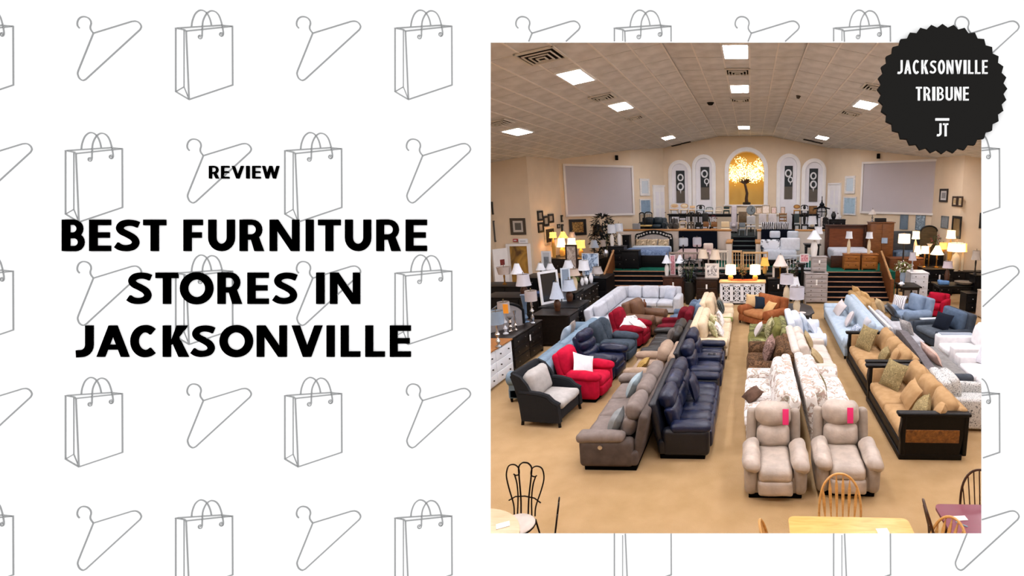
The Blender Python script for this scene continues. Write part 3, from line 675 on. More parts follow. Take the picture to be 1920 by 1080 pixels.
# ---- left row A
def loveseat_blue(): pass
sofa('sofa', 'long light blue sofa facing the black dressers behind the red recliner', 'sofa', (-4.50, 11.6), FL, 4.2, .85, fab('#7d92a3', '#6d8293'), H=.80, arm='roll', ns=3, aw=.26, ah=.64)
pillow('pale blue throw pillow on the far end of the long light blue sofa', -4.7, 12.35, .47, FL, LBLUE, .42); pillow('taupe throw pillow on the long light blue sofa', -4.7, 12.75, .47, FL+.2, fab('#9a8f88'), .44)
# wicker wing chair
t = thing('wing_chair', 'dark wicker wing armchair with pale grey cushions, nearest of the left row', 'armchair', (-3.74, 8.92, 0), FR-.12)
MB().cush(-.36, .36, -.36, .36, .12, .33, .03, n=1).obj('frame', CHAR, t)
for s in (-1, 1):
    b = MB(); b.prism([(-.38, .10), (.36, .10), (.40, .62), (-.02, .60), (-.16, .56), (-.24, .47), (-.36, .42)], s*.42-.05, s*.42+.05, 'x')
    o = b.obj('armrest', CHAR, t); MB().tube([(s*.42, -.37, .43), (s*.42, -.25, .49), (s*.42, -.16, .58), (s*.42, .0, .62), (s*.42, .38, .64)], .052, 8).obj('arm_roll', CHAR, o)
    b = MB(); b.prism([(.12, .56), (.40, .56), (.53, .93), (.48, .99), (.34, .93), (.22, .78)], s*.42-.03, s*.42+.03, 'x'); b.obj('wing', CHAR, t)
    for y in (-.33, .36): MB().tube([(s*.39, y, .2), (s*.41, y*1.06, .0)], .028, 8).obj('leg', DKWOOD, t)
MB(T(0, .36, .3) @ RX(-.2)).cush(-.42, .42, -.05, .06, -.1, .72, .045, n=2).obj('backrest', CHAR, t)
MB().cush(-.36, .36, -.40, .26, .32, .47, .06, (0, .015, .03), wob=.004).obj('seat_cushion', CGREY, t)
MB(T(0, .24, .45) @ RX(-.22)).cush(-.34, .34, -.12, .06, 0, .50, .09, (0, .06, .02), wob=.008).obj('back_cushion', CGREY, t)
recliner('recliner', 'bright red fabric recliner with a white pillow in the left row', (-3.48, 10.02), FR-.08, fab('#c8143a', '#ad0f30'), .98, 1.02, 1.02, back='plain', ah=.62)
pillow('white embossed pillow on the bright red recliner', -3.45, 9.92, .48, FR-.5, PWHITE, .5, t=.16, lean=-.55, roll=.5)
recliner('recliner', 'navy leather recliner between the red recliner and the grey one', (-3.45, 11.15), FR-.08, NAVY, 1.0, 1.0, 1.06, back='rolls', ah=.62)
recliner('recliner', 'slate grey tufted fabric recliner behind the navy recliner', (-3.45, 12.3), FR-.1, GREYB, 1.0, 1.0, 1.06, back='tuft', ah=.6)
recliner('recliner', 'dark red recliner holding three white pillows in the left row', (-3.35, 13.65), FR-.1, fab('#8e1026', '#740c1e'), .98, .98, 1.02, back='plain', ah=.6)
pillow('white pillow with small dark dots on the dark red recliner', -3.35, 13.9, .48, FR-.3, mat('speck', '#e8e4e2', '#5a5560', .9, 14), .5, .36, .2, lean=-.7, roll=.2)
pillow('plain white pillow lowest on the dark red recliner', -3.38, 13.55, .48, FR-.9, PWHITE, .42, .4, .18, lean=-.9, roll=.6); pillow('cream pillow at the seat front of the dark red recliner', -3.12, 13.6, .47, FR-.2, fab('#dcd6d2'), .46, .4, .16, lean=-1.0, roll=.3)
sofa('armchair', 'brown leather club chair with rolled arms before the grey sectional', 'armchair', (-3.15, 14.85), FR-.25, 1.1, 1.0, BROWNL, H=.98, arm='roll', ns=1, aw=.26, ah=.66)
# sectional
t = thing('sectional_sofa', 'pale grey corner sectional sofa at the foot of the left stairs', 'sofa', (0, 0, 0))
SG = fab('#c3c6cd', '#b5b8c0')
MB().cush(-4.75, -2.45, 17.1, 18.0, .06, .29, .03, n=1).obj('frame', SG, t); MB().cush(-4.75, -3.85, 14.2, 17.2, .06, .29, .03, n=1).obj('frame', SG, t)
MB(T(0, 17.95, .2) @ RX(-.1)).cush(-4.8, -2.5, -.12, .08, 0, .64, .06, n=2).obj('backrest', SG, t)
MB(T(-4.72, 0, .2) @ RY(-.1)).cush(-.08, .12, 14.2, 18.0, 0, .64, .06, n=2).obj('backrest', SG, t)
for k in range(3): MB().cush(-3.85+k*.38-.0, -3.85+(k+1)*.38-.01, 17.05, 17.7, .29, .46, .05, (0, .01, .02)).obj('seat_cushion', SG, t) if k < 0 else None
for x0, x1 in ((-3.85, -3.25), (-3.24, -2.68)): MB().cush(x0, x1, 17.02, 17.72, .29, .46, .05, (0, .015, .025)).obj('seat_cushion', SG, t)
for y0, y1 in ((14.45, 15.35), (15.37, 16.25), (16.27, 17.15), (17.17, 17.8)): MB().cush(-4.5, -3.83, y0, y1, .29, .46, .05, (.015, 0, .025)).obj('seat_cushion', SG, t)
for x0, x1 in ((-4.4, -3.9), (-3.88, -3.28), (-3.26, -2.68)): MB(T(0, 17.78, .45) @ RX(-.15)).cush(x0, x1, -.12, .06, 0, .44, .07, (0, .04, .01), wob=.006).obj('back_cushion', SG, t)
for y0, y1 in ((14.45, 15.35), (15.37, 16.25), (16.27, 17.15), (17.17, 17.7)): MB(T(-4.55, 0, .45) @ RY(-.15)).cush(-.06, .12, y0, y1, 0, .44, .07, (.04, 0, .01), wob=.006).obj('back_cushion', SG, t)
MB().cush(-2.68, -2.42, 17.0, 17.95, .06, .62, .08, n=2).obj('armrest', SG, t); MB().cush(-4.75, -3.85, 14.18, 14.44, .06, .60, .08, n=2).obj('armrest', SG, t)
feet(t, .1, .1, flat('#161412')); 
for ch in [c for c in t.children if c.name.startswith('leg')]: ch.location = (-2.6, 17.1, 0)
pillow('pale grey pillow against the right arm of the sectional', -2.86, 17.55, .46, -.5, LGREY, .44); 
MB().cush(-2.93, -2.73, 17.9, 17.98, .80, .87, .03, n=1).obj('throw', fab('#c23a4a'), t)
# side table with bottles
t = thing('side_table', 'low dark round table carrying brown bottles before the sectional', 'table', (-3.55, 16.1, 0))
MB().lathe([(.3, .44), (.32, .46), (.32, .48)], n=20).obj('tabletop', DKWOOD, t)
MB().lathe([(.18, 0), (.05, .05), (.04, .4), (.1, .44)], n=12).obj('pedestal', DKWOOD, t)
for i, (x, y, h, c) in enumerate([(-3.62, 16.05, .34, '#3a2416'), (-3.47, 16.12, .27, '#6b3a20'), (-3.55, 15.95, .2, '#8a7350')]):
    MB().lathe([(.05, 0), (.07, .04), (.07, h*.55), (.025, h*.75), (.025, h)], (x, y, .48), 12).obj('bottle', mat('plain', c, rough=.25, spec=.5))
for i, o in enumerate([o for o in COL.objects if o.name.startswith('bottle')]): tag(o, ['tall dark brown bottle on the low round table', 'reddish brown bottle on the low round table', 'short pale brown jar on the low round table'][i], 'bottle', 'bottles on the low round table')
# ---- row B (facing left)
power_sofa('sofa', 'long taupe power reclining sofa, its end nearest the viewer', (-2.14, 8.38), FL, 2.75, .98, TAUPE, 3, H=.98, side=TAUPED, split=1)
MB().lathe([(.035, 0), (.035, .01), (.02, .014)], n=12, xf=T(-2.25, 6.985, .42) @ RX(PI/2)).obj('control_button', met('#c9c4c0'), None).parent = None
o = [q for q in COL.objects if q.name == 'control_button'][0]; tag(o, 'small round power switch on the end of the taupe sofa', 'switch')
pillow('grey knitted pillow on the nearest seat of the taupe sofa', -2.12, 7.45, .48, FL, fab('#8c8f8f', '#7c7f80'), .46, .34, .2, lean=-.4, roll=.1)
pillow('pale blue pillow on the far seats of the taupe sofa', -2.17, 8.95, .48, FL-.1, fab('#a9b9bf', '#9aabb2'), .5, .4, .19, lean=-.45, roll=.15)
power_sofa('loveseat', 'sand beige reclining loveseat behind the taupe sofa', (-2.14, 10.5), FL, 1.35, .95, fab('#a89380', '#978270'), 1, H=.98, split=1, aw=.24)
pillow('gold striped pillow on the sand beige loveseat', -2.3, 10.35, .48, FL, mat('stripe', '#c9a85a', '#6a5030', .9, 18), .42, .3, .16, lean=-.9)
power_sofa('sofa', 'charcoal leather reclining sofa in the second row', (-2.1, 12.25), FL, 2.0, .95, BLKL, 2, H=.95, split=2, aw=.24)
pillow('small grey pillow on the back of the charcoal leather sofa', -1.88, 11.6, .74, FL, fab('#6a6460'), .3)
sofa('armchair', 'burgundy armchair at the end of the charcoal leather sofa', 'armchair', (-2.15, 13.95), FL, 1.0, .9, DRED, H=.96, arm='box', ns=1, aw=.2, ah=.58)
sofa('armchair', 'pale blue denim chair behind the burgundy armchair', 'armchair', (-1.98, 15.1), FL, 1.0, .9, fab('#7f93a8', '#3c4a60', 2), H=.92, arm='roll', ns=1, aw=.2, ah=.58)
# ---- row C (facing right)
power_sofa('sofa', 'navy leather reclining sofa with three seats beside the centre aisle', (-1.06, 8.62), FR, 2.5, .9, NAVY, 3, H=1.02, side=NAVYD, split=2, aw=.25)
pillow('navy leather lumbar pillow in the middle of the navy sofa', -1.02, 8.75, .5, FR, NAVY, .5, .45, .16, lean=-.25)
power_sofa('loveseat', 'navy leather loveseat with a cupholder console', (-1.06, 11.05), FR, 2.15, .9, NAVY, 2, H=1.02, side=NAVYD, console=True, split=2, aw=.25)
sofa('sofa', 'cream sofa with green and floral pillows by the centre aisle', 'sofa', (-1.0, 13.45), FR, 2.3, .92, CREAM, H=.9, arm='roll', ns=2, aw=.24, ah=.55, nb=2)
pillow('green pillow nearest on the cream sofa', -.98, 12.85, .47, FR+.3, mat('patch', '#d9cfae', '#7c8a4c', .9, 9), .44); pillow('white patterned pillow nearest on the cream sofa', -.82, 12.95, .47, FR, mat('floral', '#e6e2e0', scale=10), .42, lean=-.6)
pillow('cream and green corner pillow of the cream sofa', -1.0, 13.5, .48, FR+.2, mat('patch', '#d6c9a8', '#8f9a58', .9, 6), .46); pillow('white floral pillow at the far end of the cream sofa', -.85, 13.95, .48, FR, mat('floral', '#ebe8e6', scale=9), .46)
sofa('sofa', 'cream sofa with a shiny black pillow and green striped arm', 'sofa', (-1.0, 15.6), FR, 1.9, .92, CREAM, H=.96, arm='box', ns=2, aw=.22, ah=.55, nb=2)
pillow('shiny black and grey satin pillow on the far cream sofa', -.93, 15.5, .48, FR, mat('zebra', '#14181b', '#55605f', .3, 6), .55, .5, .2)
MB().cush(-1.35, -.52, 14.55, 14.62, .42, .56, .03, n=1).obj('arm_cover', GREENF)
tag(COL.objects['arm_cover'], 'green striped cover on the near arm of the far cream sofa', 'cover')
# ---- row D (facing left) and E (facing right)
recliner('recliner', 'beige recliner with a pink tag, the left one of the front pair', (.36, 6.82), FC, BEIGE, .9, 1.05, 1.06, tagc=(.17, '#e83e78'), side=BEIGED)
recliner('recliner', 'beige recliner with a pink tag, the right one of the front pair', (1.38, 6.9), FC-.02, BEIGE, .92, 1.05, 1.06, tagc=(.11, '#e83e78'), side=BEIGED)
sofa('sofa', 'white floral sofa facing left behind the left beige recliner', 'sofa', (.33, 8.9), FL, 2.5, .85, FLOR, H=.93, arm='roll', ns=2, aw=.27, ah=.60, nb=2)
pillow('small brown square pillow on the left floral sofa', .05, 8.75, .47, FL+.4, fab('#6b5345', '#4d392e'), .36, lean=-1.0)
sofa('loveseat', 'brown and dark green patterned sofa facing left in the middle row', 'sofa', (.40, 11.05), FL, 1.75, .95, mat('patch', '#6e5138', '#33271c', .9, 5, .3, spec=.1), H=.86, arm='roll', ns=1, aw=.34, ah=.66, nb=1)
pillow('patterned pink and brown pillow on the brown patterned sofa', .42, 10.95, .48, FL, mat('patch', '#a98a80', '#4b3328', .9, 7), .62, .6, .22, lean=-.3)
sofa('sofa', 'olive green sofa with dark arms facing left', 'sofa', (.42, 12.85), FL, 1.75, .95, mat('patch', '#8a8a5a', '#4e4a33', .9, 2.5, .3, spec=.1), H=.86, arm='roll', ns=1, aw=.34, ah=.62, nb=1, SM=OLIVE)
pillow('olive pillow with a white tag on the olive sofa', .5, 12.75, .48, FL, mat('patch', '#c6bd94', '#6b6b45', .9, 3), .52, .55, .22, lean=-.25); pillow('pale grey corner pillow on the olive sofa', .22, 12.95, .48, FL, fab('#cfc8c6'), .4, lean=-.5)
sofa('sofa', 'white floral sofa facing right behind the right beige recliner', 'sofa', (1.42, 9.05), FR, 2.45, .85, FLOR, H=.93, arm='roll', ns=2, aw=.27, ah=.60, nb=2)
pillow('olive leaf pillow at the back of the right floral sofa', 1.32, 9.35, .47, FR+.3, mat('patch', '#8c8560', '#4d4028', .9, 9), .42, lean=-.5)
sofa('sofa', 'cream linen sofa with striped pillows in the middle row', 'sofa', (1.42, 11.4), FR, 2.15, .92, fab('#cfc5bb', '#c3b8ad'), H=.92, arm='box', ns=3, aw=.22, ah=.56, nb=3)
STR = mat('stripe', '#c9b489', '#6e5a3c', .9, 24)
pillow('tan striped pillow at the near end of the cream linen sofa', 1.48, 10.75, .47, FR-.1, STR, .46, .42, .16, lean=-.7); pillow('tan striped pillow at the far end of the cream linen sofa', 1.42, 11.95, .47, FR-.1, STR, .48, .44, .16, lean=-.45)
sofa('sofa', 'icy white loveseat with pale pillows facing right', 'sofa', (1.52, 13.4), FR, 1.75, .95, fab('#cfd6e0', '#c0c9d6'), H=.94, arm='roll', ns=1, aw=.32, ah=.62, nb=1)
pillow('large pale blue pillow on the icy white loveseat', 1.45, 13.4, .48, FR, fab('#cdd8e4'), .55, .52, .22, lean=-.3); pillow('white pillow at the front of the icy loveseat', 1.68, 13.3, .48, FR-.2, fab('#dbe1ea'), .45, .42, .18, lean=-.55)
sofa('armchair', 'orange and gold patterned curved chair before the white fretwork cabinet', 'armchair', (.40, 15.9), FL+.75, 1.4, 1.0, fab('#9c5f38', '#86492a'), H=.9, arm='roll', ns=1, aw=.26, ah=.6, SM=fab('#a8754a', '#96603a'), BM_=ORNG)
pillow('dark navy square pillow on the orange chair', .36, 16.1, .47, FC-.1, fab('#1f2a38'), .44); pillow('gold pillow at the left of the orange chair', .05, 16.3, .5, FC-.3, fab('#d2b183'), .44); pillow('gold pillow on the right seat of the orange chair', .6, 15.6, .47, FL+.6, fab('#cfa974'), .44, lean=-.7)
# ---- row F: two tan sofas in dark wood frames, light blue sofa
def wood_sofa(label, loc, L):
    t = thing('wood_frame_sofa', label, 'sofa', (loc[0], loc[1], 0), FL, 'tan sofas in carved dark wood frames'); D = 1.05; f = -D/2; k = D/2
    MB().cush(-L/2, L/2, f, k-.05, .0, .10, .02, n=0).obj('plinth', DKWOOD, t); MB().cush(-L/2+.05, L/2-.05, f+.03, f+.10, .10, .26, .02, n=0).obj('front_rail', DKWOOD, t)
    MB().cush(-L/2+.07, L/2-.07, f+.06, k-.08, .10, .30, .03, n=1).obj('frame', TAN, t)
    w = (L-.24)/2
    for i in range(2): MB().cush(-L/2+.12+i*w, -L/2+.12+(i+1)*w-.01, f+.04, k-.3, .28, .46, .06, (0, .02, .025), wob=.006).obj('seat_cushion', TAN, t)
    MB(T(0, k-.14, .25) @ RX(-.18)).cush(-L/2+.08, L/2-.08, -.08, .08, -.1, .60, .06, n=2).obj('backrest', TAN, t)
    n = 3; w = (L-.26)/n
    for i in range(n): MB(T(0, k-.27, .45) @ RX(-.3)).cush(-L/2+.13+i*w, -L/2+.13+(i+1)*w-.01, -.12, .08, 0, .50, .10, (0, .06, .02), wob=.014).obj('back_cushion', TAN, t)
    for s in (-1, 1):
        x = s*(L/2-.05); o = MB().prism([(f+.04, .1), (k-.10, .1), (k-.02, .70), (k+.02, .76), (f-.02, .76), (f+.03, .70), (f+.0, .45)], x-.05, x+.05, 'x').obj('armrest', DKWOOD, t, smooth=False)
        MB().cush(x-.075, x+.075, f-.05, k+.04, .74, .80, .025, n=0).obj('arm_rail', DKWOOD, o)
        MB().cush(x+s*.045-.012, x+s*.045+.012, f+.08, k-.12, .30, .52, .01, n=0).obj('burl_panel', BURL, o)
        MB().cush(x-s*.07-.02, x-s*.07+.02, f+.08, k-.2, .42, .74, .02, (.02, 0, 0), n=1).obj('arm_upholstery', TAN, o)
        for y in (f+.02, k-.06): MB().cush(x-.065, x+.065, y, y+.07, .08, .78, .02, n=0).obj('post', DKWOOD, o)
    return t
wood_sofa('tan sofa in a dark carved wood frame, the nearer one with a burl end panel', (2.90, 8.68), 2.35); wood_sofa('tan sofa in a dark carved wood frame, the farther of the two', (2.95, 11.15), 2.3)
pillow('brown floral pillow in the far corner of the nearer tan sofa', 2.78, 9.42, .48, FL+.45, PATT, .56, t=.22, lean=-.45); pillow('brown floral pillow at the near arm of the nearer tan sofa', 2.85, 7.98, .48, FL-.3, PATT, .55, .42, .24, lean=-.5, roll=.2)
pillow('gold silk pillow at the near arm of the nearer tan sofa', 3.05, 7.72, .5, FL-.5, TAN, .5, .42, .22, lean=-.35); pillow('large loose tan pillow on the nearer tan sofa', 2.85, 8.55, .47, FL, TAN, .55, .5, .2, lean=-.5, roll=.1)
pillow('brown floral pillow in the far corner of the farther tan sofa', 2.8, 11.85, .48, FL+.4, PATT, .6, t=.22, lean=-.4); pillow('brown floral pillow at the near arm of the farther tan sofa', 2.95, 10.75, .48, FL-.2, PATT, .5, .4, .22, lean=-.4)
pillow('gold pillow at the near arm of the farther tan sofa', 3.12, 10.5, .5, FL-.3, TAN, .5, .45, .22, lean=-.3)
sofa('sofa', 'long light blue sofa with pinstripe pillows at the aisle end', 'sofa', (2.88, 14.55), FL-.02, 4.3, .98, LBLUE, H=.88, arm='roll', ns=1, nb=1, aw=.26, ah=.56, skirt=False)
PIN = mat('stripe', '#d8d0cd', '#b2a8a8', .9, 22)
pillow('pinstripe pillow at the far end of the long light blue sofa', 2.75, 15.3, .47, FL+.3, PIN, .5, lean=-.5, roll=.3); pillow('pinstripe pillow in the middle of the long light blue sofa', 2.8, 14.0, .47, FL-.2, PIN, .5, lean=-.45, roll=-.2)
pillow('blue and white floral pillow at the near arm of the light blue sofa', 2.7, 12.75, .5, FL, mat('patch', '#c9d2dc', '#3e5d86', .9, 9), .42, lean=-.6); pillow('pale grey pillow at the near end of the light blue sofa', 3.05, 12.95, .5, FL, fab('#bdbcc0'), .5, t=.2, lean=-.2)
# ---- row G (facing right) behind row F
sofa('armchair', 'grey and white zigzag tweed armchair right of the nearer tan sofa', 'armchair', (3.95, 8.95), FR-.05, .95, .95, CHAIRF, H=.92, arm='box', ns=1, aw=.16, ah=.62, leg=flat('#15110f'))
t = thing('chaise', 'dark grey daybed with a dusty pink pillow behind the tan sofas', 'sofa', (4.05, 11.05, 0), FR)
MB().cush(-1.15, 1.15, -.5, .42, .06, .38, .05, n=2).obj('frame', MGREY, t); MB().cush(-1.12, 1.12, -.52, .2, .34, .46, .04, (0, 0, .01), n=2).obj('seat_cushion', MGREY, t)
MB().prism([(-1.17, .3), (1.15, .3), (1.15, .86), (.8, .92), (.2, .86), (-.5, .78), (-1.17, .66)], .28, .46).obj('backrest', fab('#6f6a6c', '#5d585a'), t); MB().cush(-1.2, -1.02, -.5, .4, .3, .56, .08, n=2).obj('armrest', SLATE, t)
feet(t, 2.0, .8, DKWOOD, .07)
pillow('long dusty pink ruffled pillow on the dark grey daybed', 4.1, 11.15, .46, FR, PINKF, 1.15, .32, .18, lean=-.5)
t = thing('settee', 'pale grey settee with a thin white frame behind the light blue sofa', 'sofa', (4.0, 13.55, 0), FR); SL = fab('#b5b6ba', '#a7a8ad')
MB().cush(-1.1, 1.1, -.42, .38, .1, .4, .05, n=1).obj('frame', SL, t); MB(T(0, .34, .3) @ RX(-.2)).cush(-1.1, 1.1, -.06, .08, 0, .55, .05, n=2).obj('backrest', SL, t)
MB().tube([(-1.15, .50, .85), (1.15, .50, .88)], .03, 8).obj('top_rail', paint('#e2ddd4'), t); feet(t, 2.2, .8, paint('#e2ddd4'))
for i in range(3): MB(T(0, .24, .42) @ RX(-.25)).cush(-1.05+i*.7, -.36+i*.7, -.12, .05, 0, .42, .08, (0, .03, .01), wob=.008).obj('back_cushion', SL, t)
for i in range(2): MB().cush(-1.05+i*1.05, -.01+i*1.05, -.44, .12, .36, .48, .05, (0, 0, .02)).obj('seat_cushion', SL, t)
pillow('mottled grey pillow leaning on the pale grey settee', 4.15, 13.15, .48, FR+.4, mat('patch', '#b4b0ad', '#8d8884', .9, 9), .45, lean=-.4)
sofa('sofa', 'tan sofa with gold pillows at the foot of the right stairs', 'sofa', (3.92, 16.45), FR, 2.3, .9, fab('#ba9a6c', '#a78659'), H=.84, arm='roll', ns=2, aw=.24, ah=.55)
pillow('gold pillow topmost on the far tan sofa by the stairs', 3.68, 17.3, .66, FR+.2, SAND, .48, .4, .2, lean=-.5); pillow('large gold pillow in the middle of the tan sofa by the stairs', 3.8, 16.4, .6, FR+.1, SAND, .55, .45, .22, lean=-.5)
pillow('sand striped bolster pillow at the near end of the tan sofa by the stairs', 4.0, 15.4, .58, FR, mat('stripe', '#cdb48c', '#a98f68', .9, 20), .5, .42, .22, lean=-.4)
pillow('shiny black pillow at the right arm of the tan sofa by the stairs', 4.35, 15.45, .45, FR-.5, mat('plain', '#15191f', rough=.3, spec=.5), .5, lean=-.8)
# ---- row H
sofa('armchair', 'sky blue armchair with a patterned pillow right of the tan sofa', 'armchair', (5.05, 15.9), FL+.35, 1.2, 1.0, fab('#8496ad', '#73859c'), H=.95, arm='roll', ns=1, aw=.28, ah=.6)
pillow('grey and white branch patterned pillow on the sky blue armchair', 4.85, 16.3, .48, FL+.8, mat('zebra', '#9a979a', '#e6e4e6', .9, 5), .48, lean=-.45)
t = thing('ottoman', 'sky blue ottoman with a pale top before the sky blue armchair', 'ottoman', (5.6, 15.0, 0), .15); MB().cush(-.38, .38, -.28, .28, .06, .38, .06, n=2).obj('ottoman_body', fab('#7b8ca5'), t); MB().cush(-.39, .39, -.29, .29, .37, .42, .02, n=1).obj('top', fab('#cdd3da'), t); feet(t, .7, .5, DKWOOD, .07)
SLB = fab('#56677c', '#47566a')
sofa('armchair', 'slate blue chair and a half with a black pillow', 'armchair', (5.35, 13.85), FL+.22, 1.35, 1.1, fab('#3f4650', '#333a43'), H=.98, arm='box', ns=1, aw=.2, ah=.56, SM=fab('#565d66', '#4a5159'), BM_=SLB)
pillow('large black pillow on the slate blue chair and a half', 5.3, 13.7, .48, FL+.4, fab('#141a26'), .62, .5, .18, lean=-.4)
sofa('armchair', 'white skirted armchair beyond the white sofa on the right', 'armchair', (5.32, 12.15), FL, 1.3, 1.15, WHITEF, H=.95, arm='box', ns=1, aw=.3, ah=.62, leg=DKWOOD)
t = thing('throw_blanket', 'blue and white checked blanket over the arm of the white armchair', 'blanket', (0, 0, 0)); MB().cush(4.85, 5.7, 12.58, 12.82, .28, .645, .03, n=1).obj('blanket_fold', mat('stripe', '#c9d3dd', '#2b3850', .9, 12), t)
sofa('sofa', 'white sofa with quilted pillow cut by the right edge of the opening', 'sofa', (5.2, 10.1), FL, 2.3, 1.1, WHITEF, H=.95, arm='box', ns=2, aw=.3, ah=.6, leg=DKWOOD)
pillow('white quilted pillow on the white sofa at the right edge', 5.2, 10.8, .48, FL+.3, mat('stripe', '#e3e3e8', '#c4c5cf', .9, 14), .55, lean=-.4)
sofa('sofa', 'pale grey sofa seen from behind at the right edge by the beige dresser', 'sofa', (7.55, 13.6), FL, 2.6, .95, LGREY, H=.9, arm='roll', ns=2, aw=.24, ah=.6)
sofa('armchair', 'crimson tub chair before the white five drawer chest', 'armchair', (6.35, 17.15), FL+.9, .8, .75, RED, H=.78, arm='box', ns=1, aw=.14, ah=.62)
# ---- octagonal coffee table with two lamps
t = thing('coffee_table', 'dark grey octagonal table carrying two pale lamps', 'table', (1.56, 15.95, 0))
oct_ = [(.45*sx*a, .85*sy*b_) for a, b_, sx, sy in ((1, .5, 1, 1), (.5, 1, 1, 1), (.5, 1, -1, 1), (1, .5, -1, 1), (1, .5, -1, -1), (.5, 1, -1, -1), (.5, 1, 1, -1), (1, .5, 1, -1))]
MB().prism(oct_, .46, .50, 'z').obj('tabletop', wood('#3a3634', '#2a2624'), t, smooth=False)
MB().prism([(x*.85, y*.88) for x, y in oct_], .34, .46, 'z').obj('apron', wood('#2a2624', '#1c1817'), t, smooth=False)
for x, y in oct_: MB().tube([(x*.8, y*.84, .36), (x*.82, y*.86, 0)], .025, 6).obj('leg', DKWOOD, t)
# ------------------------------------------------------------------ near tables and chairs
def windsor(name, label, X, Y, rz, M, arrow=True, hoop_w=.21, seat=.45, top=1.02, n=6):
    t = thing(name, label, 'chair', (X, Y, 0), rz)      # front faces -y; the hoop back stands at +y
    MB().lathe([(.17, 0), (.215, .012), (.22, .03), (.19, .042)], (0, 0, seat-.04), 20).obj('seat', M, t)
    P = []
    for k in range(23):
        a = PI*(k/22); P.append((-hoop_w*math.cos(a)*(1+.12*math.sin(a)), .17+.13*max(0, math.sin(a)), seat+(top-seat)*math.sin(a)**.62))
    MB().tube(P, .014, 8).obj('hoop', M, t)
    for i in range(n):
        f = -1+2*(i+.5)/n; x0 = f*hoop_w*.80; x1 = f*hoop_w*.98; zt = seat+(top-seat)*(max(.02, 1-(x1/(hoop_w*1.08))**2))**.34; yt = .17+.13*((zt-seat)/(top-seat))
        L = Vector((x1-x0, yt-.16, zt-seat)); ln = L.length
        if arrow:
            b = MB(T(x0, .16, seat) @ L.to_track_quat('Z', 'Y').to_matrix().to_4x4())
            b.prism([(-.007, 0), (.007, 0), (.009, ln*.3), (.017, ln*.55), (.017, ln*.78), (.006, ln*.93), (-.006, ln*.93), (-.017, ln*.78), (-.017, ln*.55), (-.009, ln*.3)], -.005, .005)
            b.tube([(0, 0, ln*.9), (0, 0, ln)], .006, 6); b.obj('spindle', M, t)
        else: MB().tube([(x0, .16, seat), (x1, yt, zt)], .007, 6).obj('spindle', M, t)
    for sx in (-1, 1):
        for sy in (-1, 1): MB().tube([(sx*.12, sy*.12, seat-.03), (sx*.155, sy*.16, .22), (sx*.19, sy*.20, 0)], [.014, .021, .012], 8).obj('leg', M, t)
        MB().tube([(sx*.158, -.163, .2), (sx*.158, .163, .2)], .011, 6).obj('stretcher', M, t)
    MB().tube([(-.158, 0, .2), (.158, 0, .2)], .011, 6).obj('stretcher', M, t)
    return t
PINE = wood('#d8a866', '#c28f4c', .35); BLOND = wood('#e3b465', '#cf9a48', .3); DKCH = wood('#4a2a17', '#2c180d', .3)
windsor('windsor_chair', 'blond arrow-back hoop chair behind the blond table, facing the viewer', 1.03, 5.02, FC, PINE, hoop_w=.235, top=1.04)
windsor('windsor_chair', 'blond hoop-back chair at the left end of the blond table, seen edge on', .40, 4.45, FR, PINE)
windsor('windsor_chair', 'blond hoop-back chair at the right end of the blond table', 1.78, 4.42, FL+.5, PINE)
windsor('windsor_chair', 'dark brown spindle hoop chair behind the burgundy table', 2.66, 5.15, FC, DKCH, arrow=False, hoop_w=.23, n=7, top=1.04)
windsor('windsor_chair', 'dark brown hoop chair edge on at the left of the burgundy table', 2.14, 4.85, FR-.15, DKCH, arrow=False, n=7, top=.98)
def rtable(name, label, x0, x1, y0, y1, z, M, LM):
    t = thing(name, label, 'table', ((x0+x1)/2, (y0+y1)/2, 0)); w = (x1-x0)/2; d = (y1-y0)/2; P = []
    for cx, cy, a0 in ((w-.07, d-.07, 0), (-w+.07, d-.07, 90), (-w+.07, -d+.07, 180), (w-.07, -d+.07, 270)):
        for k in range(6): a = math.radians(a0+k*18); P.append((cx+.07*math.cos(a), cy+.07*math.sin(a)))
    MB().prism(P, z-.032, z, 'z').obj('tabletop', M, t, smooth=False); MB().box(-w+.1, w-.1, -d+.1, d-.1, z-.11, z-.032).obj('apron', LM, t, smooth=False)
    for sx in (-1, 1):
        for sy in (-1, 1): MB().lathe([(.02, 0), (.032, .2), (.022, .45), (.035, z-.1), (.035, z-.035)], (sx*(w-.12), sy*(d-.12), 0), 10).obj('leg', LM, t)
    return t
rtable('dining_table', 'long blond wood dining table at the lower edge of the opening', .42, 1.70, 4.02, 4.95, .75, BLOND, PINE)
rtable('dining_table', 'glossy burgundy topped table at the lower right corner', 2.07, 3.2, 4.1, 5.2, .76, mat('plain', '#7c3f4c', rough=.25, scale=4, spec=.5), DKCH)
def card(label, px, py, z, w, h, rz, name='price_card', M=None):
    p = at(px, py, z); o = MB().box(-w/2, w/2, -h/2, h/2, 0, .004).obj(name, M or flat('#f2f2f0'), smooth=False); o.location = (p.x, p.y, z+.001); o.rotation_euler.z = rz; tag(o, label, 'card'); return o
card('white price card on the burgundy table', 1801, 972, .761, .13, .075, .1); card('white card lying on the blond table', 1655, 996, .751, .12, .08, .1)
card('white price card on the round blond table', 943, 985, .751, .13, .09, .5)
o = MB().tube([(0, 0, 0), (.12, .02, 0)], .005, 6).obj('ink_pen', mat('plain', '#86b6c8', rough=.4)); p = at(1792, 978, .766); o.location = p; o.rotation_euler.z = -.9; tag(o, 'pale blue pen beside the card on the burgundy table', 'pen')
t = thing('round_table', 'round blond wood table at the lower left corner', 'table', (-2.90, 4.45, 0))
MB().lathe([(.52, .71), (.55, .72), (.55, .742), (.54, .75)], n=48).obj('tabletop', wood('#dcc3a0', '#cdb089', .3), t)
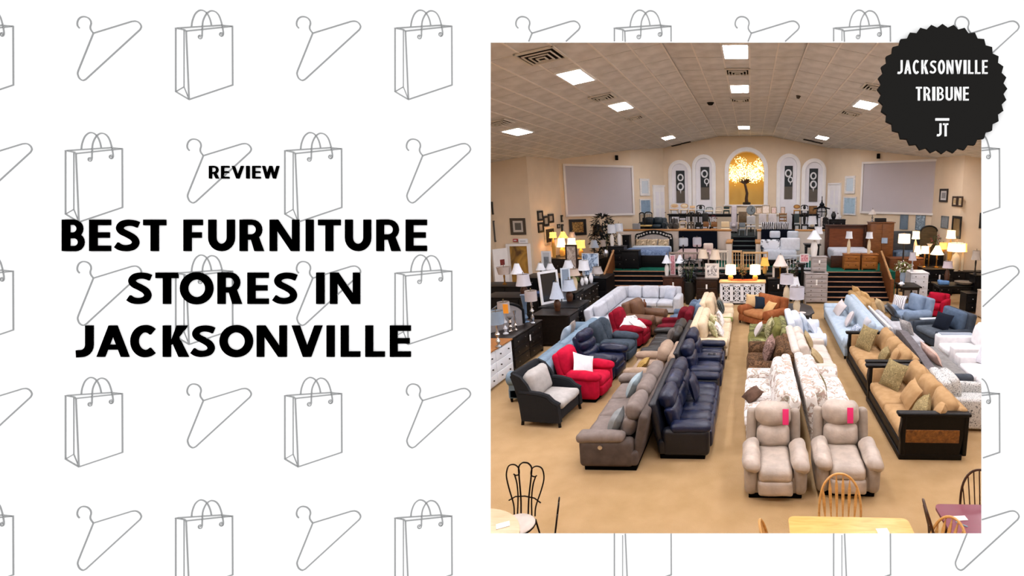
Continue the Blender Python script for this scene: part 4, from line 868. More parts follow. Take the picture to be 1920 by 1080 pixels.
MB().lathe([(.25, 0), (.24, .03), (.05, .08), (.06, .3), (.04, .5), (.12, .71)], n=16).obj('pedestal', PINE, t)
def bistro(label, X, Y, rz):
    K = met('#1d1512', .5); t = thing('wire_chair', label, 'chair', (X, Y, 0), rz)
    z0 = .46; Z = lambda v: z0+v; yb = lambda z: .17+.10*(z-z0)/.6
    def tb(P, nm, r=.008, cl=False): MB().tube([(x, yb(z), z) for x, z in P], r, 6, cl).obj(nm, K, t)
    for s in (-1, 1):
        tb(cr([(s*.13, Z(0)), (s*.14, Z(.12)), (s*.20, Z(.30)), (s*.235, Z(.45)), (s*.21, Z(.56)), (s*.14, Z(.585)), (s*.085, Z(.55)), (s*.075, Z(.48)), (s*.115, Z(.46)), (s*.145, Z(.475))], 5), 'outer_scroll')
        tb(cr([(s*.045, Z(0)), (s*.05, Z(.2)), (s*.075, Z(.45)), (s*.08, Z(.56)), (s*.04, Z(.61)), (0, Z(.618))], 5), 'inner_rod', .009)
        tb(cr([(s*.09, Z(0)), (s*.085, Z(.2)), (s*.10, Z(.36)), (s*.13, Z(.46))], 5), 'rod', .008)
        for sy in (-1, 1): MB().tube([(s*.15, sy*.14, .44), (s*.2, sy*.2, 0)], .010, 6).obj('leg', K, t)
    tb([(-.2, Z(.16)), (-.12, Z(.21)), (0, Z(.225)), (.12, Z(.21)), (.2, Z(.16))], 'hoop_rail')
    MB().lathe([(.17, .43), (.2, .44), (.2, .46), (.17, .485)], n=20).obj('seat', fab('#d9cfc4'), t); MB().tube([(.2*math.cos(a*PI/10), .2*math.sin(a*PI/10), .44) for a in range(20)], .010, 6, True).obj('seat_ring', K, t)
bistro('dark wire cafe chair with a scrolled back beyond the round table', -2.66, 5.12, FC-.1); bistro('dark wire cafe chair edge on at the right of the round table', -2.20, 4.52, FL+.3)
# ------------------------------------------------------------------ case furniture
def case(name, label, cat, x0, x1, y0, y1, z0, z1, M, face='-y', rows=3, cols=2, knob=None, TM=None, legs=.06, drawer=True, panel=None, group=None, tagc=False, over=.02):
    """body, top, drawers or doors with knobs on one face; face is the world direction the front looks"""
    rz = {'-y': 0, '+x': PI/2, '-x': -PI/2}[face]; W_, D_ = ((x1-x0), (y1-y0)) if face == '-y' else ((y1-y0), (x1-x0))
    t = thing(name, label, cat, ((x0+x1)/2, (y0+y1)/2, z0), rz, group); h = z1-z0; w = W_/2; d = D_/2; km = knob or met('#b9b6ae')
    MB().box(-w, w, -d+.015, d, legs, h-.03).obj('body', M, t, smooth=False)
    MB().cush(-w-over, w+over, -d-over, d, h-.035, h, .01, n=0).obj('top', TM or M, t)
    if legs > .02:
        for sx in (-1, 1):
            for sy in (-1, 1): MB().box(sx*(w-.03)-.025, sx*(w-.03)+.025, sy*(d-.04)-.025, sy*(d-.04)+.025, 0, legs+.01).obj('foot', M, t, smooth=False)
    rh = (h-legs-.07)/rows; cw = (W_-.05)/cols
    for r in range(rows):
        for c in range(cols):
            a = -w+.025+c*cw; z = legs+.02+r*rh
            q = MB().cush(a+.012, a+cw-.012, -d-.006, -d+.02, z+.012, z+rh-.012, .006, n=0).obj('drawer' if drawer else 'door', panel or M, t)
            b = MB()
            if drawer:
                for kx in ((.5,) if cw < .55 else (.25, .75)): b.lathe([(.012, 0), (.012, .012), (.02, .02), (.012, .03)], n=8, xf=T(a+cw*kx, -d-.004, z+rh/2) @ RX(PI/2))
            else: b.lathe([(.012, 0), (.012, .012), (.02, .02), (.012, .03)], n=8, xf=T(a+cw*(.88 if c % 2 == 0 else .12), -d-.004, z+rh*.55) @ RX(PI/2))
            b.obj('knob', km, q)
    if tagc:
        MB().box(w*.0-.03, .03, -d-.04, -d-.036, h*.62, h*.8).obj('price_tag', flat('#e8e6e2'), t, smooth=False)
    return t
BLKW = mat('wood', '#0d0d10', '#070708', .4, 8, .2, spec=.2); ESP = mat('wood', '#1f1713', '#130e0b', .4, 8, .2, spec=.25); WHW = paint('#e2e3e6', .5); MAH = wood('#4a2512', '#2c150a', .35); HON = wood('#a5662c', '#7e4a1c', .35)
GRW = wood('#a9a19e', '#958d8a', .55); OAKT = wood('#a96f35', '#8a5524', .3); SIL = met('#c8c8c8')
case('dresser', 'white dresser with an oak top at the left edge of the opening', 'dresser', -6.2, -5.52, 9.6, 11.15, 0, .87, WHW, '+x', 3, 2, met('#2a2522'), TM=OAKT)
case('sideboard', 'espresso brown sideboard with six drawers right of the white dresser', 'sideboard', -6.2, -5.55, 11.25, 12.95, 0, .86, ESP, '+x', 3, 2, met('#5a524a'), tagc=True)
case('sideboard', 'espresso cabinet with two doors beside the six drawer sideboard', 'cabinet', -6.0, -4.95, 13.3, 14.1, 0, .9, ESP, '+x', 2, 1, met('#8a847a'), drawer=False)
case('dresser', 'black dresser with silver handles, the nearest of the black row', 'dresser', -6.15, -5.0, 14.15, 15.2, 0, .92, BLKW, '+x', 3, 2, SIL)
case('chest_of_drawers', 'tall black chest with silver handles in the middle of the black row', 'chest', -6.15, -5.45, 15.25, 16.1, 0, 1.12, BLKW, '+x', 4, 1, SIL, tagc=True)
case('dresser', 'long black dresser nearest the left stairs', 'dresser', -6.15, -5.5, 16.15, 17.85, 0, 1.0, BLKW, '+x', 3, 2, SIL)
case('nightstand', 'grey black narrow stand beside the left stair railing', 'nightstand', -6.3, -5.9, 18.15, 18.6, 0, 1.15, BLKW, '+x', 3, 1, SIL)
case('buffet', 'brown buffet with two doors left of the dark plant stand', 'cabinet', -3.35, -2.55, 19.0, 19.5, 0, 1.02, MAH, '-y', 1, 2, met('#5a4a30'), drawer=False, tagc=True)
case('cabinet', 'dark brown angled cabinet left of the white fretwork cabinet', 'cabinet', -2.05, -1.25, 18.75, 19.3, 0, .98, wood('#2f1c12', '#1d100a', .3), '-y', 3, 1, met('#4a3c28'), tagc=True)
case('cabinet', 'black cabinet right of the white fretwork cabinet', 'cabinet', .68, 1.42, 18.85, 19.35, 0, .98, BLKW, '-y', 2, 2, SIL, tagc=True)
case('chest_of_drawers', 'grey wash chest with six drawers at the left of the right stairs', 'chest', 2.08, 2.93, 19.0, 19.5, 0, 1.18, GRW, '-y', 6, 1, met('#5a5250'), tagc=True)
case('nightstand', 'grey nightstand stacked on top of the grey wash chest', 'nightstand', 2.32, 2.88, 19.08, 19.45, 1.18, 1.80, GRW, '-y', 3, 1, met('#5a5250'), tagc=True)
# white fretwork cabinet
t = thing('fretwork_cabinet', 'white cabinet with four fretwork doors in the centre aisle', 'cabinet', (-.3, 18.95, 0)); w = .85
MB().box(-w, w, -.2, .25, .06, .84).obj('body', WHW, t, smooth=False); MB().cush(-w-.03, w+.03, -.24, .27, .84, .9, .012, n=0).obj('top', mat('plain', '#d9b27e', rough=.4), t); MB().box(-w+.03, w-.03, -.17, .22, 0, .06).obj('plinth', flat('#26221f'), t, smooth=False)
for i in range(4):
    x = -w+.06+i*.395; b = MB()
    q = MB(); q.box(x, x+.36, -.222, -.2, .1, .14); q.box(x, x+.36, -.222, -.2, .72, .76); q.box(x, x+.045, -.222, -.2, .1, .76); q.box(x+.315, x+.36, -.222, -.2, .1, .76); d = q.obj('door', WHW, t, smooth=False)
    MB().box(x+.04, x+.32, -.206, -.2, .13, .73).obj('door_glass', mat('plain', '#23272e', rough=.2, spec=.5), d, smooth=False)
    for k in range(3):
        for s in (-1, 1): b.tube([(x+.18-s*.12, -.212, .16+k*.19), (x+.18+s*.12, -.212, .16+(k+1)*.19-.02)], .014, 4)
        b.tube([(x+.18+.07*math.cos(a*PI/6), -.212, .245+k*.19+.07*math.sin(a*PI/6)) for a in range(12)], .009, 4, True)
    for k in (1, 2): b.box(x+.04, x+.32, -.218, -.206, .14+k*.193, .155+k*.193)
    b.box(x+.17, x+.19, -.218, -.206, .14, .72); b.obj('fretwork', WHW, d, smooth=False)
# mahogany bed set on the stage, armoire, nightstands
case('nightstand', 'honey oak nightstand with two drawers, the left one before the mahogany bed', 'nightstand', 3.95, 4.62, 21.35, 21.8, ST, ST+.68, HON, '-y', 2, 1, met('#2a1c10')); case('nightstand', 'honey oak nightstand with two drawers, the right one before the mahogany bed', 'nightstand', 4.70, 5.37, 21.35, 21.8, ST, ST+.68, HON, '-y', 2, 1, met('#2a1c10'))
a = pxbox(1628, 416, 1672, 480, 23.6); case('armoire', 'tall honey brown armoire right of the mahogany bed', 'wardrobe', a[0], a[1], 23.3, 23.9, ST, a[3], wood('#7d4d28', '#5e3517', .35), '-y', 1, 2, met('#2a1c10'), drawer=False, over=.05)
def bed(label, x0, x1, y0, y1, hz, HM, style, bed_m, mat_z=.55, foot=None, zz=ST):
    t = thing('bed', label, 'bed', ((x0+x1)/2, (y0+y1)/2, zz)); w = (x1-x0)/2; d = (y1-y0)/2; h = hz-zz
    if style == 'arch':
        P = [(-w, 0)]+[(-w, h*.72)]+cr([(-w, h*.72), (-w+.05, h*.86), (-w*.72, h*.90), (-w*.4, h*.97), (0, h), (w*.4, h*.97), (w*.72, h*.90), (w-.05, h*.86), (w, h*.72)], 4)[1:]+[(w, 0)]
        Q = [(x*.82, z*.86 if z > 0 else 0) for x, z in P]; n = len(P); b = MB()
        V = [(x, -.04, z) for x, z in P]+[(x, -.04, z) for x, z in Q]+[(x, .04, z) for x, z in P]+[(x, .04, z) for x, z in Q]
        F = []
        for k in range(n-1): F += [(k, k+1, n+k+1, n+k), (k, 2*n+k, 2*n+k+1, k+1), (n+k, n+k+1, 3*n+k+1, 3*n+k)]
        b.add(V, F, T(0, d, 0)); hb = b.obj('headboard', HM, t)
        MB(T(0, d, 0)).prism(Q, -.03, .03).obj('tufted_panel', fab('#b3ada9', '#a29c98'), t)
        for k in range(1, n-2, 2):
            (xa, za), (xb, zb) = P[k], Q[k]; MB().lathe([(.05, 0), (.03, .02)], n=6, xf=T((xa+xb)/2, d-.04, (za+zb)/2) @ RX(PI/2)).obj('carved_rosette', paint('#c9c6c0'), hb)
    elif style == 'mah':
        hb = MB().box(-w+.06, w-.06, d-.03, d+.03, .2, h-.08).obj('headboard', HM, t, smooth=False); MB().cush(-w-.06, w+.06, d-.07, d+.07, h-.1, h, .03, n=0).obj('crown_rail', HM, t)
        for s in (-1, 1): MB().cush(s*w-.06, s*w+.06, d-.06, d+.06, 0, h-.08, .02, n=0).obj('bed_post', HM, t)
        MB().box(-w+.14, w-.14, d-.045, d-.03, .3, h-.2).obj('inset_panel', wood('#7a4020', '#5c2c12', .3), hb, smooth=False)
    else: MB().cush(-w, w, d-.05, d+.05, .0, h, .03, n=0).obj('headboard', HM, t)
    MB().cush(-w+.05, w-.05, -d+.05, d-.05, .12, .3, .03, n=0).obj('box_spring', fab('#1c2434') if style == 'arch' else flat('#191513'), t)
    MB().cush(-w+.06, w-.06, -d+.06, d-.06, .28, mat_z, .09, (0, 0, .03), n=3, wob=.012).obj('mattress', bed_m, t)
    if style == 'arch':
        MB().cush(-w+.0, w-.0, -d, d*.25, .2, mat_z+.03, .09, (.02, .02, .02), n=3, wob=.02).obj('quilt', mat('patch', '#8298bb', '#5a7097', .8, 5), t)
        MB().cush(-w+.02, w-.02, d*.1, d*.62, .3, mat_z+.05, .08, (0, 0, .02), n=3, wob=.02).obj('sheet_fold', fab('#cfdae6'), t)
    if foot:
        for x in (-w, w): MB().cush(x-.06, x+.06, -d-.05, d, .0, .34, .02, n=0).obj('side_rail', foot, t)
        MB().cush(-w-.06, w+.06, -d-.06, -d+.04, .0, .52, .02, n=0).obj('footboard', foot, t)
    return t
a = pxbox(1191, 431, 1262, 480, 24.1)
bed('black carved bed with an arched grey tufted headboard on the left of the stage', a[0], a[1], 22.0, 24.1, a[3], BLKW, 'arch', fab('#c9d3de'), .72, BLKW)
for i, (x, n_) in enumerate([(-5.15, 'left'), (-4.65, 'middle'), (-4.1, 'right')]): pillow('cream ruched pillow, the %s one on the arched bed' % n_, x, 23.65, ST+.74, FC, mat('patch', '#dcc7a6', '#6a5436', .8, 9), .55, .4, .22, lean=-.5)
a = pxbox(1273, 433, 1345, 470, 24.15); bed('bed with a plain black headboard and pink bedding left of the middle steps', a[0], a[1], 22.2, 24.15, a[3], flat('#12161f', .6), 'slab', fab('#cdb4b0', '#bfa5a1'), .6)
a = pxbox(1427, 430, 1490, 470, 24.15); bed('bed with a black headboard and white bedding right of the middle steps', a[0], a[1], 22.2, 24.15, a[3], flat('#12161f', .6), 'slab', fab('#cfd5de', '#bcc4d0'), .72)
for x0, x1, y0, y1, lb in ((1443, 1463, 433, 446, 'pale square pillow standing at the left of the white bed'), (1476, 1497, 433, 447, 'pale square pillow standing at the right of the white bed'), (1426, 1462, 449, 468, 'wide white folded duvet with black scribbles, left front of the white bed'), (1463, 1500, 446, 470, 'wide white folded duvet, right front of the white bed')):
    Y = 23.85 if y0 < 440 else 22.7; a = pxbox(x0, y0, x1, y1, Y); o = MB().cush(a[0], a[1], Y-.1, Y+.1, a[2], a[3], .07, (0, .04, 0)).obj('bed_pillow', fab('#c9cfd8') if y0 < 440 else (mat('speck', '#dfe3ea', '#2b3340', .9, 3) if x0 < 1440 else fab('#dfe3ea'))); tag(o, lb, 'pillow')
for i, (x0, x1, y0, y1, c, lb) in enumerate([(1273, 1290, 446, 458, '#c5ccd6', 'small pale blue cushion shape for a lamp shade at the left of the pink bed'), (1299, 1315, 445, 459, '#c9b8bc', 'small pinkish cushion shape for a lamp shade in the middle of the pink bed'), (1319, 1337, 456, 463, '#e4d4c8', 'white folded throw on the right of the pink bed')]):
    a = pxbox(x0, y0, x1, y1, 23.3); tag(MB().cush(a[0], a[1], 23.2, 23.4, a[2]-.1, a[3], .06, (0, .03, 0)).obj('bed_pillow', fab(c)), lb, 'pillow')  # the first two are cushion shapes in place of lamp shades
a = pxbox(1549, 421, 1623, 480, 24.0); bed('mahogany bed with a tall paneled headboard on the right of the stage', a[0], a[1], 22.1, 24.0, a[3], MAH, 'mah', fab('#c9ccd4', '#b9bcc6'), .72, MAH)
a = pxbox(1170, 468, 1201, 500, 21.7); case('blanket_chest', 'black blanket chest at the foot of the arched bed', 'chest', a[0], a[1], 21.3, 21.8, ST, a[3], BLKW, '-y', 1, 1, SIL)
# crib and rail bed ends standing on the stage
def spindle_rail(label, x0, x1, Y, z0, z1, M, n, name='bed_rail'):
    t = thing(name, label, 'bed rail', ((x0+x1)/2, Y, z0)); w = (x1-x0)/2; h = z1-z0
    MB().cush(-w, w, -.03, .03, h-.09, h, .02, n=0).obj('top_rail', M, t); MB().cush(-w, w, -.025, .025, .02, .12, .015, n=0).obj('bottom_rail', M, t)
    for i in range(n): x = -w+.05+(2*w-.1)*i/(n-1); MB().lathe([(.012, .1), (.022, .1+h*.2), (.010, .1+h*.3), (.018, h*.6), (.010, h-.08)], (x, 0, 0), 8).obj('baluster', M, t)
    for x in (-w+.03, w-.03): MB().box(x-.03, x+.03, -.03, .03, 0, h).obj('post', M, t, smooth=False)
ONW = wood('#d9b787', '#b98f5c', .4)
a = pxbox(1372, 470, 1391, 505, 21.2); spindle_rail('short honey bed end standing left of the middle rail', a[0], a[1], 21.3, ST, a[3], ONW, 4)
a = pxbox(1392, 472, 1440, 505, 21.2); spindle_rail('long cream topped spindle bed end below the middle steps', a[0], a[1], 21.2, ST, a[3], ONW, 9)
a = pxbox(1340, 470, 1366, 500, 21.2); spindle_rail('white spindle bed end behind the two cream shaded lamps', a[0], a[1], 21.25, ST, a[3], paint('#d9cdbd'), 5)
a = pxbox(1463, 478, 1530, 490, 21.2); spindle_rail('long pale slatted bed end below the white bed', a[0], a[1], 21.2, ST, a[3], paint('#bcc4cc'), 12)
a = pxbox(1255, 472, 1330, 490, 21.4); spindle_rail('wide grey wood bed end below the pink bed', a[0], a[1], 21.3, ST, a[3], wood('#a5968a', '#85776b', .5), 9)
# ------------------------------------------------------------------ deck: shelf table, chairs, sofas, tree
def table_box(label, x0, x1, y0, y1, z0, z1, M, name='display_table', n=1):
    t = thing(name, label, 'table', ((x0+x1)/2, (y0+y1)/2, z0)); w = (x1-x0)/2; d = (y1-y0)/2; h = z1-z0
    MB().cush(-w, w, -d, d, h-.05, h, .015, n=0).obj('tabletop', M, t); MB().box(-w+.08, w-.08, -d+.06, d-.06, h-.14, h-.05).obj('apron', M, t, smooth=False)
    for sx in (-1, 1):
        for sy in (-1, 1): MB().lathe([(.03, 0), (.045, h*.4), (.03, h*.6), (.045, h-.06)], (sx*(w-.1), sy*(d-.1), 0), 8).obj('leg', M, t)
    return t
zt = atY(1275, 401, 27.6).z
a0 = atY(1253, 401, 27.6).x; a1 = atY(1385, 401, 27.6).x
table_box('long dark table on the upper deck holding the left back row of chairs', a0, a1, 27.2, 28.0, DK, zt, BLKW)
b0 = atY(1412, 399, 27.6).x; b1 = atY(1475, 399, 27.6).x; table_box('cream topped table on the upper deck holding pictures right of the clock', b0, b1, 27.2, 28.0, DK, zt+.02, paint('#d6c6ae'))
c0 = atY(1484, 401, 27.6).x; c1 = atY(1535, 401, 27.6).x; table_box('dark table on the upper deck holding brown and black chairs', c0, c1, 27.2, 28.0, DK, zt, BLKW)
def dchair(label, x0, x1, ytop, ybot, Y, z0, style, M, SMt=None, group=None):
    a = pxbox(x0, ytop, x1, ybot, Y); w = (a[1]-a[0])/2; H = a[3]-z0; s = min(.45, H*.48)
    t = thing('dining_chair', label, 'chair', ((a[0]+a[1])/2, Y, z0), 0, group); SMt = SMt or M
    MB().cush(-w*.95, w*.95, -.2, .2, s-.05, s+.02, .03, n=1).obj('seat', SMt, t)
    for sx in (-1, 1):
        for sy in (-1, 1): MB().tube([(sx*w*.8, sy*.16, s-.03), (sx*w*.85, sy*.19, 0)], .022, 6).obj('leg', M, t)
    if style == 'round':
        MB().tube([(w*.85*math.cos(k*PI/8), .19, (s+H)/2+.06+(H-s)*.42*math.sin(k*PI/8)) for k in range(16)], .03, 6, True).obj('back_ring', M, t)
        MB(T(0, .19, (s+H)/2+.06) @ RX(PI/2)).lathe([(w*.55, -.03), (w*.8, 0), (w*.55, .03)], n=16, sy=(H-s)*.42/(w*.85)).obj('back_pad', SMt, t)
    elif style == 'panel':
        MB(T(0, .18, 0) @ RX(-.05)).cush(-w*.9, w*.9, -.03, .03, s+.08, H, .03, (0, .01, 0), n=1).obj('back_pad', SMt, t)
    else:
        for sx in (-1, 1): MB().tube([(sx*w*.85, .18, s), (sx*w*.9, .22, H-.04)], .02, 6).obj('back_post', M, t)
        if style == 'ladder':
            for k in range(3): MB().cush(-w*.88, w*.88, .19, .225, s+(H-s)*(.3+.27*k)-.035, s+(H-s)*(.3+.27*k)+.03, .012, n=1).obj('back_slat', M, t)
        else:
            MB().tube([(-w*.95, .22, H-.07), (-w*.5, .23, H-.01), (0, .23, H), (w*.5, .23, H-.01), (w*.95, .22, H-.07)], .03, 6).obj('crest_rail', M, t)
            for k in range(4 if style == 'spindle' else 1):
                x = (-w*.6+k*w*.4) if style == 'spindle' else 0
                if style == 'spindle': MB().tube([(x, .19, s), (x, .22, H-.03)], .012, 6).obj('spindle', M, t)
                else: MB().prism([(-w*.25, s), (w*.25, s), (w*.4, s+(H-s)*.5), (w*.25, H-.02), (-w*.25, H-.02), (-w*.4, s+(H-s)*.5)], .19, .215).obj('back_splat', M, t)
    return t
LT = wood('#cfae84', '#b8946a', .5); DB = flat('#15130f', .5, .3); WCH = paint('#d8c8ad'); OAK = wood('#8f5f2c', '#6f4519')
TB = zt+.004
for (x0, x1, yt, st, M, S, lb) in [(1256, 1272, 384, 'round', WCH, LT, 'cream chair with a round cane back, leftmost of the back row'), (1275, 1290, 384, 'round', LT, WCH, 'natural round-backed chair, second in the back row from the left'), (1292, 1303, 386, 'panel', LT, LT, 'pale tan slipper chair, third in the back row'),
        (1305, 1321, 385, 'splat', DB, fab('#aab2b5'), 'black chair with a squared pierced back in the back row'), (1322, 1337, 389, 'spindle', paint('#6f7a78'), WCH, 'grey curved-back chair left of the dark red plant'), (1341, 1354, 388, 'spindle', paint('#bdb3a8'), WCH, 'pale shell-back chair right of the dark red plant'), (1356, 1368, 388, 'panel', flat('#2e3b3a', .7), flat('#2e3b3a', .7), 'dark green padded side chair left of the clock')]:
    dchair(lb, x0, x1, yt, 402, 27.6, TB, st, M, S, 'chairs shown on the long deck table')
for (x0, x1, yt, st, M, S, lb) in [(1488, 1501, 386, 'round', OAK, fab('#b98b4e'), 'oak chair with a curved brown back right of the arches'), (1502, 1516, 385, 'splat', DB, fab('#d5cfc8'), 'black curved-back chair beside the tall box'), ]:
    dchair(lb, x0, x1, yt, 401, 27.6, TB, st, M, S, 'chairs shown on the right deck table')
for (x0, x1, yt, st, M, S, lb) in [(1272, 1286, 398, 'ladder', DB, DB, 'black arched ladder-back chair, leftmost of the front row'), (1288, 1302, 399, 'splat', DB, DB, 'black arched chair, second of the front row'), (1303, 1314, 399, 'splat', ESP, ESP, 'dark brown chair in the middle of the front row'), (1315, 1328, 400, 'panel', DB, DB, 'black padded chair left of the dark red plant'),
        (1384, 1401, 397, 'panel', ESP, wood('#6b5336', '#4b381f'), 'brown wooden armchair right above the middle steps'), (1461, 1476, 398, 'ladder', OAK, LT, 'brown ladder-back chair with tan rungs above the zebra throws'), (1489, 1500, 401, 'panel', DB, fab('#3e4644'), 'black tall chair left of the black cabinet on the deck'), (1502, 1516, 400, 'splat', ESP, ESP, 'dark chair in front of the right deck table')]:
    dchair(lb, x0, x1, yt, 424, 26.3, DK, st, M, S, 'chairs standing on the upper deck')
for (x0, x1, yt, st, M, S, lb) in [(1272, 1287, 415, 'spindle', paint('#d9c3a0'), LT, 'cream windsor chair at the deck edge'), (1289, 1301, 417, 'splat', wood('#7a6b58', '#5d4f3e'), DB, 'grey brown round chair next to the cream windsor chair'), (1303, 1315, 417, 'panel', flat('#2c2d2b', .7), flat('#2c2d2b', .7), 'dark padded chair at the deck edge'), (1317, 1329, 416, 'panel', LT, wood('#8a5a26', '#6d4316'), 'wicker brown framed chair, left of a pair at the deck edge'), (1332, 1345, 416, 'panel', LT, wood('#8f5e29', '#6f4518'), 'wicker brown framed chair, right of a pair at the deck edge'),
        (1351, 1368, 416, 'panel', paint('#e0c79c'), paint('#e4cda6'), 'cream upholstered chair left of the middle steps'), (1385, 1398, 418, 'panel', fab('#7a8288'), fab('#7a8288'), 'grey low chair directly above the middle steps'), (1399, 1417, 405, 'panel', fab('#b9b8b8'), fab('#b9b8b8'), 'pale grey low-backed chair above the middle steps'), (1422, 1438, 401, 'panel', fab('#cfc9c8'), fab('#cfc9c8'), 'white parsons chair, left of a pair right of the steps'), (1440, 1457, 401, 'panel', fab('#d4cecd'), fab('#d4cecd'), 'white parsons chair, right of a pair right of the steps')]:
    dchair(lb, x0, x1, yt, 430, 25.1, DK, st, M, S, 'chairs standing along the deck edge')
for (x0, x1, yt, lb) in [(1197, 1207, 399, 'dark chair, left of the tall dark chairs before the blue picture'), (1207, 1222, 398, 'dark chair with a yellow seat before the blue picture')]: dchair(lb, x0, x1, yt, 428, 25.4, DK, 'spindle', DB, fab('#c9a86a'), 'dark chairs at the left of the deck')
def decksofa(label, x0, x1, yt, Y, M, H=None):
    a = pxbox(x0, yt, x1, 430, Y); sofa('sofa', label, 'sofa', (0, 0), 0, a[1]-a[0], .8, M, H=.8, ns=2, nb=2, arm='roll', ah=.6).location = ((a[0]+a[1])/2, Y, DK)
decksofa('dark teal leather sofa on the deck before the left white door', 1200, 1250, 411, 26.0, lea('#15262f', '#223844')); decksofa('brown grey leather loveseat on the deck left of the cream windsor chair', 1255, 1271, 413, 25.2, lea('#3c3733', '#56504a'))
# pink plant, clock, wing chair, tree
def leafy(name, label, cat, X, Y, z0, h, r, M, n=60, pot=None, pr=.1, ph=.16, stems=5, lw=.05, seed=1, flowers=None):
    t = thing(name, label, cat, (X, Y, z0)); R = random.Random(seed)
    MB().lathe([(pr*.7, 0), (pr, ph*.6), (pr*.85, ph), (pr*.7, ph-.02)], n=14).obj('pot', pot or paint('#c9c4bc'), t)
    b = MB()
    for i in range(stems): a = R.uniform(0, 2*PI); b.tube([(0, 0, ph*.7), (math.cos(a)*r*.3, math.sin(a)*r*.3, h*.55), (math.cos(a)*r*.6, math.sin(a)*r*.6, h*.85)], .01, 5)
    b.obj('stems', fab('#4b5a35'), t)
    b = MB(); f2 = MB()
    for i in range(n):
        u = R.uniform(-1, 1); a = R.uniform(0, 2*PI); q = math.sqrt(1-u*u)*R.uniform(.5, 1); c = (math.cos(a)*q*r, math.sin(a)*q*r, ph+(h-ph)*(.55+.42*u)); w = lw*R.uniform(.7, 1.3)
        xf = T(*c) @ RZ(a) @ RY(R.uniform(-.8, .9)); tgt = f2 if flowers and R.random() < .35 else b
        tgt.add([(-w*.1, 0, 0), (w*.9, -w*.45, .01), (w*2.0, 0, -w*.3), (w*.9, w*.45, .01)], [(0, 1, 2, 3)], xf)
    o = b.obj('leaves', M, t, smooth=False); o['kind'] = 'stuff'
    if flowers and f2.v: f2.obj('petals', flowers, t, smooth=False)['kind'] = 'stuff'
    return t
p = atY(1334, 412, 26.9); leafy('potted_plant', 'dark red leafy plant among the deck chairs', 'plant', p.x, 26.8, DK, .95, .3, mat('plain', '#6d1423', rough=.6), 90, ESP, .12, .3, seed=3)
a = pxbox(1399, 385, 1417, 403, 27.1); t = thing('wall_clock', 'round silver grey clock face above the middle steps', 'clock', ((a[0]+a[1])/2, 27.1, (a[2]+a[3])/2)); r = (a[3]-a[2])/2
MB().lathe([(r, 0), (r, .05), (r*.86, .06), (r*.85, .03)], n=28, xf=RX(PI/2)).obj('clock_rim', met('#8f9498', .4), t); MB().lathe([(r*.86, .03), (r*.86, .032)], n=28, xf=RX(PI/2)).obj('clock_face', paint('#7d8588'), t)
for an, l in ((.6, .7), (2.4, .5)): MB().tube([(0, -.045, 0), (math.sin(an)*r*l, -.045, math.cos(an)*r*l)], .012, 5).obj('clock_hand', flat('#16181a'), t)
MB().box(-.03, .03, -.0, .3, -(a[2]+a[3])/2+DK+.0, -r*.8).obj('clock_stand', DB, t, smooth=False)
a = pxbox(1369, 385, 1383, 420, 26.6); sofa('wing_chair', 'pale grey high-backed chair left of the clock', 'chair', (0, 0), 0, a[1]-a[0], .55, fab('#bdb3b4'), H=a[3]-DK, arm='box', ns=1, nb=0, aw=.06, ah=.55).location = ((a[0]+a[1])/2, 26.6, DK)
p = atY(1400, 384, 29.7); t = thing('lit_tree', 'artificial tree with glowing warm blossoms in the gold alcove', 'tree', (p.x, 29.7, cb[2])); R = random.Random(5); H = cb[3]-cb[2]
BK = wood('#3c2415', '#241409'); MB().lathe([(.22, 0), (.24, .1), (.18, .14)], n=16).obj('tree_pot', DB, t)
MB().tube([(0, 0, .1), (-.02, 0, H*.12), (.02, 0, H*.22), (-.06, 0, H*.34), (-.12, 0, H*.42)], [.11, .09, .08, .07, .06], 8).obj('trunk', BK, t)
tips = []
for i in range(16):
    a = -1.35+2.7*(i/15.)+R.uniform(-.1, .1); L = H*R.uniform(.26, .45); y = R.uniform(-.25, .25); tip = (-.05+math.sin(a)*L*1.05, y, H*.42+math.cos(a)*L*.95+.1); tips.append(tip)
    MB().tube([(-.11, 0, H*.40), (-.05+math.sin(a)*L*.45, y*.4, H*.44+math.cos(a)*L*.35), tip], [.035, .022, .008], 5).obj('branch', BK, t)
b = MB()
for i in range(1500):
    tp = R.choice(tips); f = R.uniform(.35, 1.12); c = (-.08+(tp[0]+.08)*f+R.gauss(0, .12), tp[1]*f+R.gauss(0, .10), H*.42+(tp[2]-H*.42)*f+R.gauss(0, .10)); w = R.uniform(.02, .038)
    if c[2] > H-.08: continue
    b.add([(-w, 0, -w), (w, .01, -w*.6), (w*.8, 0, w), (-w*.7, .01, w*.8)], [(0, 1, 2, 3)], T(*c) @ RZ(R.uniform(0, 3)) @ RX(R.uniform(-.8, .8)))
b.obj('blossoms', glow('#ffe2a0', 2.6), t, smooth=False)['kind'] = 'stuff'
